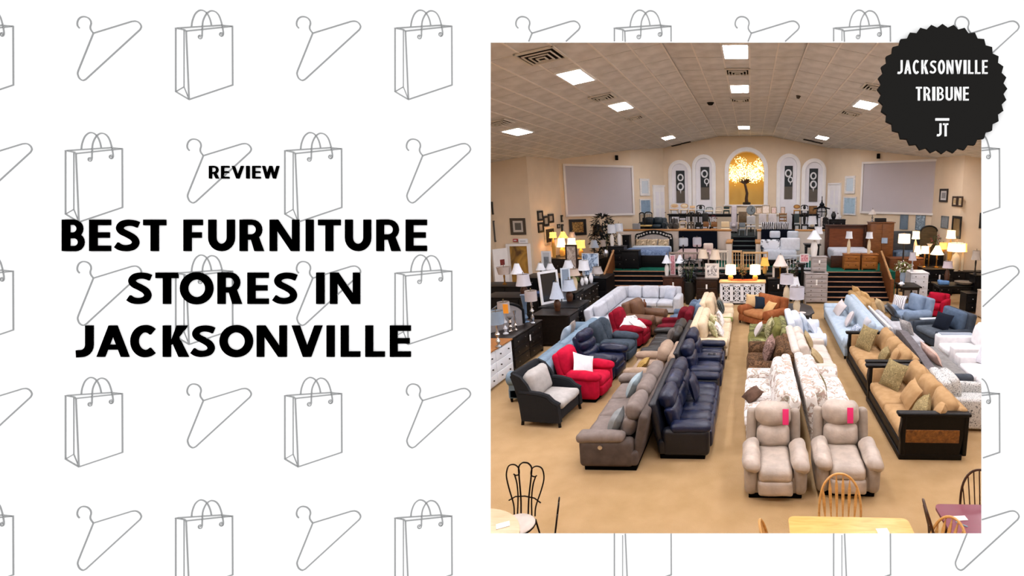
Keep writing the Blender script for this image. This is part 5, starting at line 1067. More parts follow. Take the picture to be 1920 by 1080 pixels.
# ------------------------------------------------------------------ pictures, screens and doors on the walls
def frame(label, x0, y0, x1, y1, i, fc, ac, mc=None, fw=.06, cat='picture', name='picture_frame', group=None, art=None, dpt=.05, W=None):
    m, w, h = wallbox(x0, y0, x1, y1, i); t = tag(bpy.data.objects.new(name, None), label, cat, group); COL.objects.link(t); t.matrix_world = m; w /= 2; h /= 2; fw = min(fw, w*.35)
    FM = wood(fc) if fc.startswith('#') else fc; b = MB()
    for s in (-1, 1): b.box(s*(w-fw/2)-fw/2, s*(w-fw/2)+fw/2, -dpt, -.005, -h, h); b.box(-w+fw, w-fw, -dpt, -.005, s*(h-fw/2)-fw/2, s*(h-fw/2)+fw/2)
    b.obj('frame', FM, t, smooth=False); MB().box(-w+fw, w-fw, -dpt*.5, -.005, -h+fw, h-fw).obj('mat_board' if mc else 'canvas', paint(mc) if mc else (art or mat('art', ac, rough=.6, scale=3)), t, smooth=False)
    if mc: k = .62; MB().box((-w+fw)*k, (w-fw)*k, -dpt*.5-.006, -dpt*.5, (-h+fw)*k, (h-fw)*k).obj('print', art or mat('art', ac, rough=.6, scale=3), t, smooth=False)
    return t
frame('taupe framed flower print with a pale mat on the left brown wall', 957, 409, 986, 440, 1, '#43382c', '#5a564e', '#b9b0a4', .12)
frame('small dark framed picture at the far left edge of the opening', 921, 378, 934, 402, 0, '#2c2a28', '#7e7c7a', '#c8c4bf', .08); frame('tall narrow dark picture on the far left wall', 925, 413, 936, 453, 0, '#4b4a48', '#2f3533', None, .05)
for x0, y0, x1, y1, lb in [(1007, 395, 1017, 414, 'upper left'), (1018, 405, 1028, 424, 'upper middle'), (1027, 401, 1037, 418, 'upper right'), (1008, 417, 1018, 436, 'lower left')]: frame('small black framed photo, %s of the group on the left wall' % lb, x0, y0, x1, y1, 2, '#15110d', '#8b8379', None, .14)
frame('cream framed dark flower picture behind the lit lamps on the left', 1020, 425, 1040, 458, 2, '#d9c6a4', '#2e2519', None, .1); frame('small black framed picture beside the left screen corner', 1051, 403, 1058, 416, 2, '#15110d', '#6b6359', None, .12)
frame('dark framed grey drawing low beside the left screen corner', 1052, 420, 1061, 442, 2, '#1d1b1a', '#6f7a80', None, .12); frame('tiny dark oval mirror on the left wall', 1044, 420, 1049, 428, 2, '#2b241c', '#b5aca0', None, .08, 'mirror')
frame('large black framed golden flower painting under the left screen', 1067, 411, 1099, 441, 3, '#120e0b', '#a9803f', None, .14, art=mat('patch', '#b38a4c', '#3c2c17', .6, 2.5)); frame('brown framed dark picture half behind the tall plant', 1112, 423, 1130, 442, 3, '#5b3d20', '#4f4229', None, .1)
frame('white arched-top framed mirror beside the left white door', 1199, 335, 1217, 367, 4, WHITE if False else '#e4e0dc', '#c4cdd2', None, .12, 'mirror', 'mirror', art=mat('plain', '#c3cdd4', rough=.15, spec=.5)); frame('white framed blue abstract picture under the arched mirror', 1199, 373, 1220, 402, 4, '#e2dedb', '#8299ad', None, .07)
frame('white arched-top framed mirror beside the right white door', 1585, 330, 1604, 363, 6, '#e4e0dc', '#bccdd8', None, .12, 'mirror', 'mirror', art=mat('plain', '#bfcfd8', rough=.15, spec=.5)); frame('white framed pale blue map picture under the right mirror', 1582, 369, 1606, 403, 6, '#e2dedb', '#a3bccb', None, .07)
frame('grey blue unframed canvas under the right screen, the left one', 1688, 401, 1703, 430, 7, '#7a8690', '#6d7d8a', None, .02); frame('grey blue unframed canvas under the right screen, the right one', 1717, 403, 1735, 432, 7, '#7a8690', '#8496a0', None, .02, art=mat('patch', '#9fb0ba', '#4b5c68', .6, 4))
frame('black framed sketch high on the right inner wall', 1763, 354, 1778, 379, 8, '#27201b', '#8e8c8c', '#d3cfcc', .09)
frame('small brown framed oval picture, left of the pair on the right wall', 1787, 368, 1796, 387, 8, '#3d2a1a', '#b39a72', '#c9b592', .09, group='pair of small oval pictures'); frame('small brown framed oval picture, right of the pair on the right wall', 1797, 368, 1806, 388, 8, '#3d2a1a', '#b39a72', '#c9b592', .09, group='pair of small oval pictures')
frame('zebra patterned canvas on the right inner wall', 1766, 405, 1779, 428, 8, '#5d6569', '#777777', None, .02, art=mat('zebra', '#a8adb0', '#30383d', .7, 8)); frame('tall black framed picture behind a lit lamp on the right', 1786, 405, 1803, 447, 8, '#0f0c0a', '#6e5b3d', None, .1)
frame('black framed picture at the right edge of the opening', 1836, 399, 1846, 428, 9, '#0f0c0a', '#2b2622', None, .1)
# arch art panels
AP = mat('plain', '#1c2224', rough=.5, scale=2)
for x0, y0, x1, y1, lb, fl in [(1268, 320, 1284, 380, 'outer left', [(1276, 333, 5.5), (1276, 350, 6)]), (1314, 313, 1330, 374, 'inner left', [(1321, 326, 6), (1325, 340, 4.5)]), (1471, 311, 1486, 373, 'inner right', [(1478, 325, 6), (1482, 337, 4.5)]), (1517, 316, 1533, 378, 'outer right', [(1525, 330, 5.5), (1525, 346, 6)])]:
    a = pxbox(x0, y0, x1, y1, YB-.03); t = thing('art_panel', 'tall dark panel with white ring blossoms in the %s arch' % lb, 'picture', ((a[0]+a[1])/2, YB-.05, (a[2]+a[3])/2), 0, 'dark blossom panels in the arches'); w = (a[1]-a[0])/2; h = (a[3]-a[2])/2
    MB().box(-w, w, -.02, .02, -h, h).obj('panel_board', AP, t, smooth=False)
    MB().box(-w*.98, w*.98, -.022, -.02, -h*.98, -h*.25).obj('lower_field', mat('plain', '#5a5248', rough=.5, scale=4), t, smooth=False)
    for fx, fy, fr in fl:
        q = atY(fx, fy, YB-.05); r = fr/950*28.7; dx, dz = q.x-(a[0]+a[1])/2, q.z-(a[2]+a[3])/2
        MB().tube([(dx+r*math.cos(k*PI/8)*.85, -.03, dz+r*math.sin(k*PI/8)) for k in range(16)], r*.27, 6, True).obj('ring_blossom', paint('#dcdde0'), t)
    MB().prism([(dx-.04, dz-r*1.2), (dx+.04, dz-r*1.2), (dx+.01, dz-r*2.2)], -.03, -.02).obj('petal_tip', paint('#dcdde0'), t)
def screen(label, x0, y0, x1, y1, x0b, x1b, i):
    m, w, h = wallbox(x0, y0, x1, y1, i); t = tag(bpy.data.objects.new('projection_screen', None), label, 'screen'); COL.objects.link(t); t.matrix_world = m; w /= 2; h /= 2
    MB().box(-w, w, -.04, -.005, -h, h).obj('screen_surface', mat('plain', '#b5aeb0', rough=.7, scale=.6), t, smooth=False); b = MB()
    for s in (-1, 1): b.box(s*w-.05, s*w+.05, -.09, 0, -h-.05, h+.05); b.box(-w, w, -.09, 0, s*h-.05, s*h+.05)
    b.obj('screen_frame', paint('#ded8d2'), t, smooth=False)
screen('large grey projection screen with a white frame left of the arches', 1059.5, 311, 1186, 403, 0, 0, 3); screen('large grey projection screen with a white frame right of the arches', 1617, 303, 1757, 400, 0, 0, 7)
def wdoor(nm, label, x0, y0, x1, y1, i):
    m, w, h = wallbox(x0, y0, x1, y1, i); z1 = m[2][3]+h/2; t = tag(bpy.data.objects.new(nm, None), label, kind='structure'); COL.objects.link(t); m[2][3] = DK; t.matrix_world = m; h = z1-DK; w /= 2
    MB().box(-w+.08, w-.08, -.03, -.005, 0, h-.08).obj('door_leaf', WHITE, t, smooth=False); b = MB()
    for s in (-1, 1): b.box(s*(w-.04)-.05, s*(w-.04)+.05, -.07, 0, 0, h)
    b.box(-w, w, -.07, 0, h-.09, h); b.obj('door_frame', WHITE, t, smooth=False)
    for zz in (.18, .55): 
        for s in (-1, 1): MB().box(s*w*.38-w*.25, s*w*.38+w*.25, -.038, -.03, h*zz, h*(zz+.3)).obj('door_panel', PANELW, t, smooth=False)
    MB().lathe([(.03, 0), (.035, .05)], n=8, xf=T(w-.16, -.03, .95) @ RX(PI/2)).obj('door_knob', met('#aa9999'), t)
wdoor('door_1', 'white panel door left of the arches', 1224, 347, 1249, 412, 4); wdoor('door_2', 'white panel door right of the arches', 1553, 343, 1577, 405, 6)
for px, py, i, lb in ((1155, 296, 3, 'left'), (1648.5, 293, 7, 'right')):
    p = onwall(px, py, i); m = wallm(i, p); t = tag(bpy.data.objects.new('wall_speaker', None), 'small dark box speaker above the %s projection screen' % lb, 'speaker'); COL.objects.link(t); t.matrix_world = m
    MB().box(-.06, .06, -.16, -.03, -.12, .12).obj('speaker_box', flat('#1a1714'), t, smooth=False); MB().box(-.03, .03, -.03, 0, -.03, .03).obj('bracket', DB, t, smooth=False)
# doorway with a panel coloured like a warm lit room in the left return wall, its open door, exit light
m, w, h = wallbox(955, 461, 994, 520, 1); t = tag(bpy.data.objects.new('door_3', None), 'white framed doorway on the left with a golden yellow panel for the lit room beyond', kind='structure'); COL.objects.link(t); z1 = m[2][3]+h/2; m[2][3] = 0; t.matrix_world = m; w /= 2; h = z1
b = MB()
for s in (-1, 1): b.box(s*w-.07, s*w+.07, -.12, 0, 0, h+.1)
b.box(-w, w, -.12, 0, h, h+.1); b.obj('door_frame', WHITE, t, smooth=False); MB().box(-w+.06, w-.06, -.03, -.004, 0, h).obj('room_panel', mat('art', '#b5893c', '#5b4326', scale=.9), t, smooth=False)  # flat panel, the room's warm light is put into its colour
m, w, h = wallbox(926, 468, 954, 530, 0); p = at(932, 560, 0)
t = thing('open_door', 'white door leaf standing open at the left with a red notice on it', 'door', (0, 0, 0)); a = atY(925, 500, 20.6); c = atY(953, 500, 21.3); d = (c-a); an = math.atan2(d.y, d.x); Lh = Vector((d.x, d.y)).length; zt2 = atY(940, 466, 21).z
t.location = (a.x, a.y, 0); t.rotation_euler.z = an
MB().box(0, Lh, -.02, .02, 0.01, zt2).obj('door_leaf', WHITE, t, smooth=False); MB().box(Lh*.45, Lh*.75, -.026, -.02, zt2*.62, zt2*.75).obj('notice', mat('patch', '#a33a34', '#2e2a2a', .7, 9), t, smooth=False); MB().box(Lh*.0, Lh*.05, -.04, .04, 0.01, zt2).obj('door_edge', WHITE, t, smooth=False)
for x0, x1, c, nm, lb in ((962.5, 971.5, '#b0373d', 'exit_sign', 'small red sign above the lit doorway on the left'), (973, 990, '#e6e6ea', 'emergency_light', 'white emergency lamp unit above the lit doorway')):
    m, w, h = wallbox(x0, 447.5, x1, 453 if c[1] == 'b' else 456, 1); t = tag(bpy.data.objects.new(nm, None), lb, 'sign' if c[1] == 'b' else 'light'); COL.objects.link(t); t.matrix_world = m
    MB().cush(-w/2, w/2, -.12, 0, -h/2, h/2, .03, n=0).obj('housing', paint(c), t); MB().box(-w*.3, w*.3, -.125, -.12, -h*.2, h*.2).obj('face_plate', paint('#d9d6d6' if c[1] == 'b' else '#bfc2c8'), t, smooth=False)
# ------------------------------------------------------------------ lamps: shade rectangle measured in px, standing at depth Y on height z0
SHW = mat('plain', '#dfe3ea', rough=.85, scale=20, spec=.05); SHB = mat('plain', '#b9c4d4', rough=.85, scale=20, spec=.05); SHT = mat('plain', '#b9aca3', rough=.85, scale=20, spec=.05); SHL = mat('plain', '#cbb79a', rough=.85, scale=20)
LITW = mat('glow', '#ffe7bf', emit=1.45*LAMPK, rough=.9); LITY = mat('glow', '#ffc96c', emit=1.15*LAMPK, rough=.9)
BASES = {'silver': (met('#c5c8ce', .25), 'balls'), 'white': (paint('#dcd8d3'), 'vase'), 'dark': (flat('#17130f', .4, .4), 'stick'), 'brass': (met('#a87a3c', .35), 'stick'), 'cream': (paint('#d5c3a3'), 'vase'), 'crystal': (mat('plain', '#b9bdc4', rough=.1, spec=.6), 'balls'), 'woodb': (wood('#5a3720', '#3a2012'), 'vase'), 'blueb': (mat('plain', '#39506f', rough=.2, spec=.6), 'vase'), 'gold': (paint('#c99a4a'), 'vase')}
def lamp(label, xc, y0, y1, wt, wb, Y, z0, base='white', shade=None, lit=False, ptag=None, group=None, drum=False, name='table_lamp', cat='lamp'):
    k = atY(xc+.5, y1, Y).x-atY(xc-.5, y1, Y).x; p1 = atY(xc, y1, Y); p0 = atY(xc, y0, Y)
    t = thing(name, label, cat, (p1.x, Y, z0), 0, group); hb = p1.z-z0; ht = p0.z-z0
    if hb < .08: hb = .08; 
    rt, rb = wt*k/2, wb*k/2; sm = shade or (LITW if lit else SHW)
    pr = [(rb, hb), (rb*.98, hb+.01)]
    for q in (.33, .66): pr.append(((rb+(rt-rb)*q)*(1 if drum else .93), hb+(ht-hb)*q))
    pr.append((rt, ht)); MB().lathe(pr, n=20, cap=False).obj('lamp_shade', sm, t)
    bm, st = BASES[base]
    top = hb+(ht-hb)*.25
    if st == 'balls': prof = [(rb*.45, 0), (rb*.45, .02), (.02, .05), (.05, hb*.25), (.015, hb*.4), (.055, hb*.55), (.015, hb*.7), (.03, hb*.85), (.012, top)]
    elif st == 'vase': prof = [(rb*.35, 0), (rb*.4, hb*.1), (rb*.5, hb*.5), (rb*.36, hb*.78), (.025, hb*.92), (.012, top)]
    else: prof = [(rb*.42, 0), (rb*.42, .02), (.03, .05), (.022, hb*.5), (.035, hb*.8), (.012, top)]
    MB().lathe(prof, n=14).obj('lamp_base', bm, t)
    MB().lathe([(.006, ht-.03), (.006, ht+.03), (.018, ht+.045), (.006, ht+.07)], n=8).obj('finial', met('#6b5a3c', .4), t)
    b = MB()
    for a in (0, PI/3, 2*PI/3): b.tube([(-rt*math.cos(a), -rt*math.sin(a), ht-.01), (rt*math.cos(a), rt*math.sin(a), ht-.01)], .004, 4)
    b.obj('spider', met('#6b5a3c', .4), t)
    if ptag: MB().box(-.05+ptag, .07+ptag, -rb-.03, -rb-.02, hb+.02, hb+.24).obj('price_tag', flat('#e89a35'), t, smooth=False)
    if lit:
        l = bpy.data.lights.new('bulb', 'POINT'); l.energy = 14; l.color = (1, .72, .42); l.shadow_soft_size = .05; q = bpy.data.objects.new('bulb', l); COL.objects.link(q); q.parent = t; q.location = (0, 0, (hb+ht)/2)
    return t
# ------------------------------------------------------------------ left display: consoles behind the black row
def console(label, x0, x1, y0, y1, z1, M, z0=0., rows=2, cols=3, name='console', cat='cabinet', kn=None): return case(name, label, cat, x0, x1, y0, y1, z0, z1, M, '-y', rows, cols, kn or SIL)
console('black console under the gold lamp near the open door', -9.6, -7.9, 16.95, 17.85, 1.0, BLKW); console('black console behind the espresso sideboard', -8.3, -6.55, 15.1, 16.0, 1.0, BLKW)
console('black console under the row of white pleated lamps', -8.7, -5.45, 18.68, 19.9, 1.0, BLKW); console('dark brown sideboard carrying the lit lamps at the back left', -9.15, -6.75, 22.4, 23.9, 1.25, ESP, cols=4)
console('black dresser under two ribbed white vases left of the blanket chest', *(lambda a: (a[0], a[1]))(pxbox(1140, 462, 1170, 500, 21.4)), 21.4, 22.0, pxbox(1140, 462, 1170, 500, 21.4)[3], BLKW, ST, 3, 1)
a = pxbox(1167, 441, 1180, 470, 22.6); console('narrow black chest behind the blanket chest', a[0], a[1], 22.6, 23.0, a[3], BLKW, ST, 3, 1)
console('black low console at the lower left edge behind the oak topped dresser', -7.6, -6.4, 11.6, 12.3, .95, BLKW)
def lampf(label, xc, y0, y1, wt, wb, yf, z0, **k): return lamp(label, xc, y0, y1, wt, wb, at(xc, yf, z0).y, z0, **k)
lamp('blue grey drum lamp with a silver base on the oak topped dresser', 931, 583, 607, 26, 27, 10.5, .872, base='silver', shade=mat('plain', '#8697a8', rough=.9), drum=True)
lamp('grey drum lamp with an orange tag at the end of the oak topped dresser', 945, 566, 586, 21, 22, 11.55, .862, base='crystal', ptag=.12, shade=mat('plain', '#a9a2a0', rough=.9), drum=True)
lamp('grey drum lamp on a thin silver stem on the espresso sideboard', 996, 545, 564, 21, 22, 12.55, .862, base='silver', shade=mat('plain', '#b3aaa8', rough=.9), drum=True)
lamp('white pleated lamp with an orange tag beside the blue glass bowl', 1044, 529, 559, 9, 26, 13.8, .902, base='woodb', ptag=.0, shade=SHB)
lamp('large pale blue pleated lamp with an amber base on the black dresser', 1067, 524, 544, 17, 27, 15.0, .922, base='woodb', shade=SHB)
lampf('tan drum lamp with a brass urn base near the open door', 945, 500, 514, 25, 20, 533, 1.0, base='brass', shade=SHT, drum=True)
lampf('white bell lamp before the lit doorway', 970, 494, 513, 8, 23, 533, 1.0, base='dark'); lampf('large white square lamp below the lit doorway', 982, 514, 535, 21, 28, 553, 1.0, base='woodb', shade=mat('plain', '#cdcbd2', rough=.9))
lampf('white pleated lamp, left of the pair before the framed grey print', 1014, 493, 506, 8, 18, 520, 1.0, base='dark'); lampf('white pleated lamp, right of the pair before the framed grey print', 1032, 494, 505, 8, 18, 518, 1.0, base='dark')
lampf('white flared lamp before the tall brown framed drawing', 1066, 488, 504, 11, 24, 515, 1.0, base='cream'); lampf('white bell lamp before the blue bird painting', 1095, 488, 506, 17, 22, 528, 1.0, base='crystal')
lamp('grey textured lamp at the end of the black row by the stairs', 1120, 500, 517, 15, 23, 18.4, 1.152, base='white', shade=mat('plain', '#a8a2a0', rough=.9))
lamp('tan shaded lamp behind the pale blue pleated lamp', 1076, 504, 516, 16, 24, 15.7, 1.122, base='cream', shade=mat('plain', '#b9a79a', rough=.9))
lamp('white ribbed lamp with a black base above the sideboard at the back left', 1114, 450, 464, 9, 19, 23.4, 1.252, base='dark', shade=SHB)
for xc, y0, y1, wt, wb, Y, lit, sh, lb in [(1040, 448, 463, 10, 13, 23.3, 0, SHT, 'pinkish unlit lamp among the lit lamps on the left'), (1053, 447, 463, 12, 17, 23.3, 1, LITW, 'lit cream lamp, left one of the front lit lamps'), (1072, 447, 459, 14, 17, 23.45, 1, LITW, 'lit cream drum lamp in the middle of the left lit lamps'), (1089, 451, 465, 16, 17, 23.3, 1, LITY, 'lit yellow drum lamp at the right of the left lit lamps'),
        (1056, 435, 446, 7, 19, 23.75, 1, LITY, 'lit golden cone lamp in the back of the left lit lamps'), (1073, 435, 445, 8, 15, 23.75, 0, mat('plain', '#a59a98', rough=.9), 'grey dome lamp above the lit lamps'), (1037, 436, 446, 12, 14, 22.75, 1, LITY, 'lit orange starburst lamp before the cream framed picture'), (1131, 450, 462, 9, 11, 22.9, 0, SHT, 'small taupe lamp left of the black dresser on the stage')]:
    lamp(lb, xc, y0, y1, wt, wb, Y, 1.252, base='gold' if lit else 'dark', lit=bool(lit), shade=sh)
    
def standing(label, x0, y0, x1, y1, Y, zb, fc, ac, mc=None, name='leaning_picture', tilt=.1, rz=0., art=None, fw=.08, cat='picture'):
    a = pxbox(x0, y0, x1, y1, Y); w = (a[1]-a[0])/2; h = a[3]-(zb if zb > .01 else a[2]-.03); zb2 = a[3]-h
    t = thing(name, label, cat, ((a[0]+a[1])/2, Y, zb2), rz); FM = paint(fc); b = MB(RX(-tilt)); fw = min(fw, w*.3)
    for s in (-1, 1): b.box(s*(w-fw/2)-fw/2, s*(w-fw/2)+fw/2, -.02, .02, 0, h)
    b.box(-w+fw, w-fw, -.02, .02, 0, fw); b.box(-w+fw, w-fw, -.02, .02, h-fw, h); b.obj('frame', FM, t, smooth=False)
    MB(RX(-tilt)).box(-w+fw, w-fw, -.005, .01, fw, h-fw).obj('mat_board' if mc else 'canvas', paint(mc) if mc else (art or mat('art', ac, rough=.5, scale=3)), t, smooth=False)
    if mc: MB(RX(-tilt)).box(-w*.5, w*.5, -.01, -.005, h*.25, h*.75).obj('print', art or mat('art', ac, rough=.5, scale=3), t, smooth=False)
    return t
standing('white framed grey print behind the pair of pleated lamps', 1015, 471, 1033, 505, 19.75, 1.002, '#c9cacc', '#6a7076', '#aeb2b6', tilt=.05); standing('tall brown framed tan drawing behind the white flared lamp', 1060, 459, 1082, 505, 19.8, 1.002, '#2a1810', '#a8988a', None, tilt=.04, fw=.06, art=mat('patch', '#b3a498', '#85766a', .7, 2))
standing('blue and white bird painting on the black console', 1091, 475, 1122, 502, 19.3, 1.002, '#cfd3d8', '#7f99b4', None, tilt=.05, fw=.02, art=mat('patch', '#a9bdd2', '#2b4468', .6, 2.2))
standing('white framed black mirror leaning on the black row', 1010, 508, 1052, 543, 14.7, .922, '#d9dbdf', '#1c2026', None, 'leaning_mirror', rz=1.0, art=mat('plain', '#15191f', rough=.08, spec=.6), cat='mirror', fw=.07)
standing('pale blue framed mirror behind the pale blue pleated lamp', 1052, 503, 1069, 535, 15.0, .922, '#c4cfda', '#8fa0b2', None, 'leaning_mirror', rz=.4, art=mat('plain', '#7f90a3', rough=.1, spec=.6), cat='mirror', fw=.07)
t = thing('glass_bowl', 'dark blue glass bowl on the espresso cabinet', 'bowl', (*at(1018, 560, .902).xy, .902)); MB().lathe([(.09, 0), (.10, .02), (.2, .1), (.25, .22), (.24, .225), (.18, .1)], n=20).obj('bowl_body', mat('plain', '#33456b', rough=.12, spec=.7), t)
MB().lathe([(.1, 0), (.1, .012)], n=16).obj('bowl_foot', DB, t)
def vase(label, x0, y0, x1, y1, Y, M, z0=None, prof=None, cat='vase', name='vase'):
    a = pxbox(x0, y0, x1, y1, Y); z0 = a[2] if z0 is None else z0; h = a[3]-z0; r = (a[1]-a[0])/2
    t = thing(name, label, cat, ((a[0]+a[1])/2, Y, z0)); P = prof or [(.5, 0), (.8, .2), (1, .5), (.8, .75), (.45, .88), (.55, 1)]
    MB().lathe([(x*r, z*h) for x, z in P], n=16).obj('vase_body', M, t); MB().lathe([(P[-1][0]*r*1.05, h-.01), (P[-1][0]*r*1.1, h+.005), (P[-1][0]*r*.8, h+.005)], n=16).obj('rim', M, t); return t
GLB = mat('plain', '#5f7690', rough=.15, spec=.6)
Yv = at(985, 603, .862).y; vase('tall blue grey glass vase on a silver foot on the espresso sideboard', 977, 553, 991, 603, Yv, GLB, .862, [(1, 0), (.3, .05), (.7, .15), (.3, .28), (.45, .3), (.5, .6), (.85, .92), (.9, 1)])
Yv = at(957, 620, .862).y; vase('cluster of silver candle holders beside the grey drum lamp', 951, 594, 962, 620, Yv, met('#c5bdb6', .25), .862, [(1, 0), (.25, .1), (.7, .3), (.25, .45), (.6, .6), (.3, .8), (.8, .95), (.8, 1)], 'candle holder', 'candle_holder')
Yv = at(966, 618, .862).y; vase('tall silver candle holder with a round bulb foot', 961, 583, 970, 617, Yv, met('#c5bdb6', .25), .862, [(1, 0), (.25, .08), (.8, .25), (.2, .4), (.5, .55), (.2, .75), (.6, .95), (.6, 1)], 'candle holder', 'candle_holder')
for x0, y0, x1, y1, c, lb in [(1088, 521, 1095, 535, '#d9dade', 'small white vase, left one at the end of the black row'), (1095, 519, 1103, 533, '#e3e4e8', 'small white vase in the middle at the end of the black row'), (1104, 512, 1112, 527, '#e1e2e8', 'round white vase by the grey textured lamp')]:
    Y = at((x0+x1)/2, y1, 1.002).y; vase(lb, x0, y0, x1, y1, max(16.3, min(17.7, Y)), paint(c, .3), 1.002)
p = at(1083, 526, 1.122); leafy('potted_plant', 'green leafy plant at the end of the black row', 'plant', -5.75, 15.95, 1.122, .42, .2, mat('plain', '#67793a', rough=.6), 70, paint('#c9c9cc'), .07, .12, seed=8)
p = atY(1142, 420, 24.5); leafy('potted_tree', 'tall dark leafy tree left of the stage', 'plant', p.x-.35, 24.6, 0, 3.25, .6, mat('plain', '#0c1213', rough=.6), 620, DB, .2, .4, lw=.11, seed=2)
for i, (x0, y0, x1, y1, yb) in enumerate([(1139, 421, 1155, 437, 458), (1153, 419, 1168, 434, 456)]):
    z = pxbox(1140, 462, 1170, 500, 21.4)[3]; lamp('white drum lamp on a ribbed white vase, %s one on the stage dresser' % ('left' if i == 0 else 'right'), (x0+x1)/2, y0, y1, 14, 16, 21.6+.2*i, z+.002, base='white', drum=True, shade=mat('plain', '#cdd2da', rough=.9))
vase('silver oval mirror frame leaning behind the stair railing', 1131, 468, 1141, 482, 19.9, met('#a9adb4', .3), None, [(.5, 0), (.95, .3), (1, .5), (.95, .7), (.5, 1)], 'mirror', 'oval_mirror')
# ------------------------------------------------------------------ stage and centre lamps
lamp('white cone lamp at the left on the brown buffet', 1250, 478, 493, 4, 18, 19.25, 1.022, base='white'); lamp('white cone lamp at the right on the brown buffet', 1275, 478, 493, 4, 18, 19.25, 1.022, base='white')
table_box('dark console behind the dark brown angled cabinet', -2.35, -1.2, 19.65, 20.3, 0, 1.0, ESP, 'console_table')
lamp('cream shaded lamp, left of the pair above the dark angled cabinet', 1318, 467, 484, 14, 20, 19.95, 1.002, base='dark', shade=mat('plain', '#dcccb8', rough=.9)); lamp('cream shaded lamp, right of the pair above the dark angled cabinet', 1341, 468, 486, 14, 21, 19.9, 1.002, base='dark', shade=mat('plain', '#dcccb8', rough=.9))
lamp('lit square lamp with a gold base at the left on the white fretwork cabinet', 1370, 497, 514, 19, 21, 18.98, .902, base='gold', lit=True, drum=True); lamp('lit square lamp with a gold base at the right on the white fretwork cabinet', 1416, 497, 514, 19, 21, 18.98, .902, base='gold', lit=True, drum=True)
table_box('dark side table behind the black cabinet', .55, 1.0, 19.7, 20.3, 0, 1.0, ESP, 'console_table')
lamp('lit tan bell lamp between the rail bed end and the cream bell lamp', 1434, 483, 498, 11, 18, 20.0, 1.002, base='gold', shade=mat('glow', '#e0a04a', emit=.75, rough=.9))
lamp('large cream bell lamp with a bronze urn base on the black cabinet', 1463, 478, 498, 8, 28, 19.1, .982, base='brass', shade=mat('plain', '#e9dfd6', rough=.9))
lamp('grey white drum lamp at the far end of the octagonal table', 1475, 514, 532, 24, 26, 16.55, .502, base='cream', drum=True, shade=mat('plain', '#c4c2ca', rough=.9)); lamp('grey white drum lamp at the near end of the octagonal table', 1494, 538, 560, 28, 28, 15.5, .502, base='cream', drum=True, shade=mat('plain', '#c4c2ca', rough=.9))
table_box('small black table before the grey wash chest', 1.55, 2.0, 18.1, 18.6, 0, .6, DB, 'side_table'); lamp('white lamp half hidden behind the octagonal table lamps', 1491, 519, 537, 10, 20, 18.3, .602, base='white')
o = MB().lathe([(.02, 0), (.10, .01), (.13, .025), (.12, .03)], n=18).obj('dish', paint('#d9ccc6')); o.location = (1.6, 15.35, .502); tag(o, 'small pale dish on the octagonal table', 'dish')
lamp('white flared lamp with a square white base on the stacked grey nightstand', 1527, 432, 448, 7, 28, 19.26, 1.802, base='white')
table_box('black console on the stage behind the stacked nightstand', 2.25, 2.95, 21.2, 21.8, ST, ST+1.1, BLKW, 'console_table')
lamp('white square lamp behind the white flared lamp', 1534, 425, 438, 14, 19, 21.5, ST+1.102, base='white')
lamp('white lamp with a thin stem on the left honey nightstand', 1592, 434, 447, 11, 14, 21.58, ST+.682, base='cream'); lamp('white lamp with a thin stem on the right honey nightstand', 1630, 435, 447, 11, 14, 21.58, ST+.682, base='cream')
az = pxbox(1628, 416, 1672, 480, 23.6)[3]
lamp('pale lamp on top of the armoire', 1636, 393, 402, 4, 15, 23.6, az+.002, base='silver', shade=mat('plain', '#c6bdb6', rough=.9))
a = pxbox(1641, 409, 1661, 416, 23.6); tag(MB().cush(a[0], a[1], 23.5, 23.75, az+.001, a[3], .01, n=0).obj('black_case', flat('#16110e', .5, .3)), 'flat black case lying on top of the armoire', 'case')
standing('pale blue paper notice on the armoire door', 1653, 446, 1664, 455, 23.27, 0, '#9fb4cc', '#9fb4cc', None, 'paper_notice', tilt=0, fw=.005)
table_box('low grey stand before the pink bed', pxbox(1273, 458, 1316, 465, 21.8)[0], pxbox(1273, 458, 1316, 465, 21.8)[1], 21.6, 22.0, ST, ST+.35, GRW, 'side_table')
lamp('small silvery lamp, left one before the pink bed', 1281, 446, 458, 14, 15, 21.8, ST+.352, base='dark', drum=True, shade=mat('plain', '#bfc6d0', rough=.9)); lamp('small silvery lamp, right one before the pink bed', 1307, 445, 458, 14, 16, 21.8, ST+.352, base='dark', drum=True, shade=mat('plain', '#b9b9c4', rough=.9))
standing('white mantel frame holding a small black bird print on the dark cabinet', 1322, 494, 1348, 515, 19.05, .982, '#dcd4ca', '#e8e2da', None, 'mantel_frame', tilt=.03, art=mat('patch', '#e6e0da', '#4b4240', .8, 3)); standing('pink and white floral print on the stage right of the middle', 1500, 476, 1517, 491, 20.5, 0, '#e0dcda', '#cf8f96', None, tilt=.04, fw=.04, art=mat('patch', '#e4b3b8', '#bc5b66', .8, 5))
table_box('black tall stand under the pink floral print', 1.78, 2.2, 20.1, 20.75, 0, pxbox(1500, 476, 1517, 491, 20.5)[2]-.03, DB, 'console_table'); standing('pink patterned print between the white cone lamps', 1256, 478, 1266, 499, 19.42, 1.022, '#d8c9c8', '#c98a92', None, tilt=.03, fw=.03, art=mat('patch', '#d9a8ae', '#a84c5c', .8, 8))
t = thing('white_frame', 'white square frame behind the bronze urn of the cream bell lamp', 'frame', (*atY(1463, 518, 19.28).xy, .982)); w = .26; b = MB()
for s in (-1, 1): b.box(s*w-.04, s*w+.04, -.03, .03, 0, .42)
b.box(-w, w, -.03, .03, .36, .42); b.obj('frame', paint('#ddd3c8'), t, smooth=False); MB().box(-w+.04, w-.04, .0, .02, 0, .36).obj('backing', ESP, t, smooth=False)
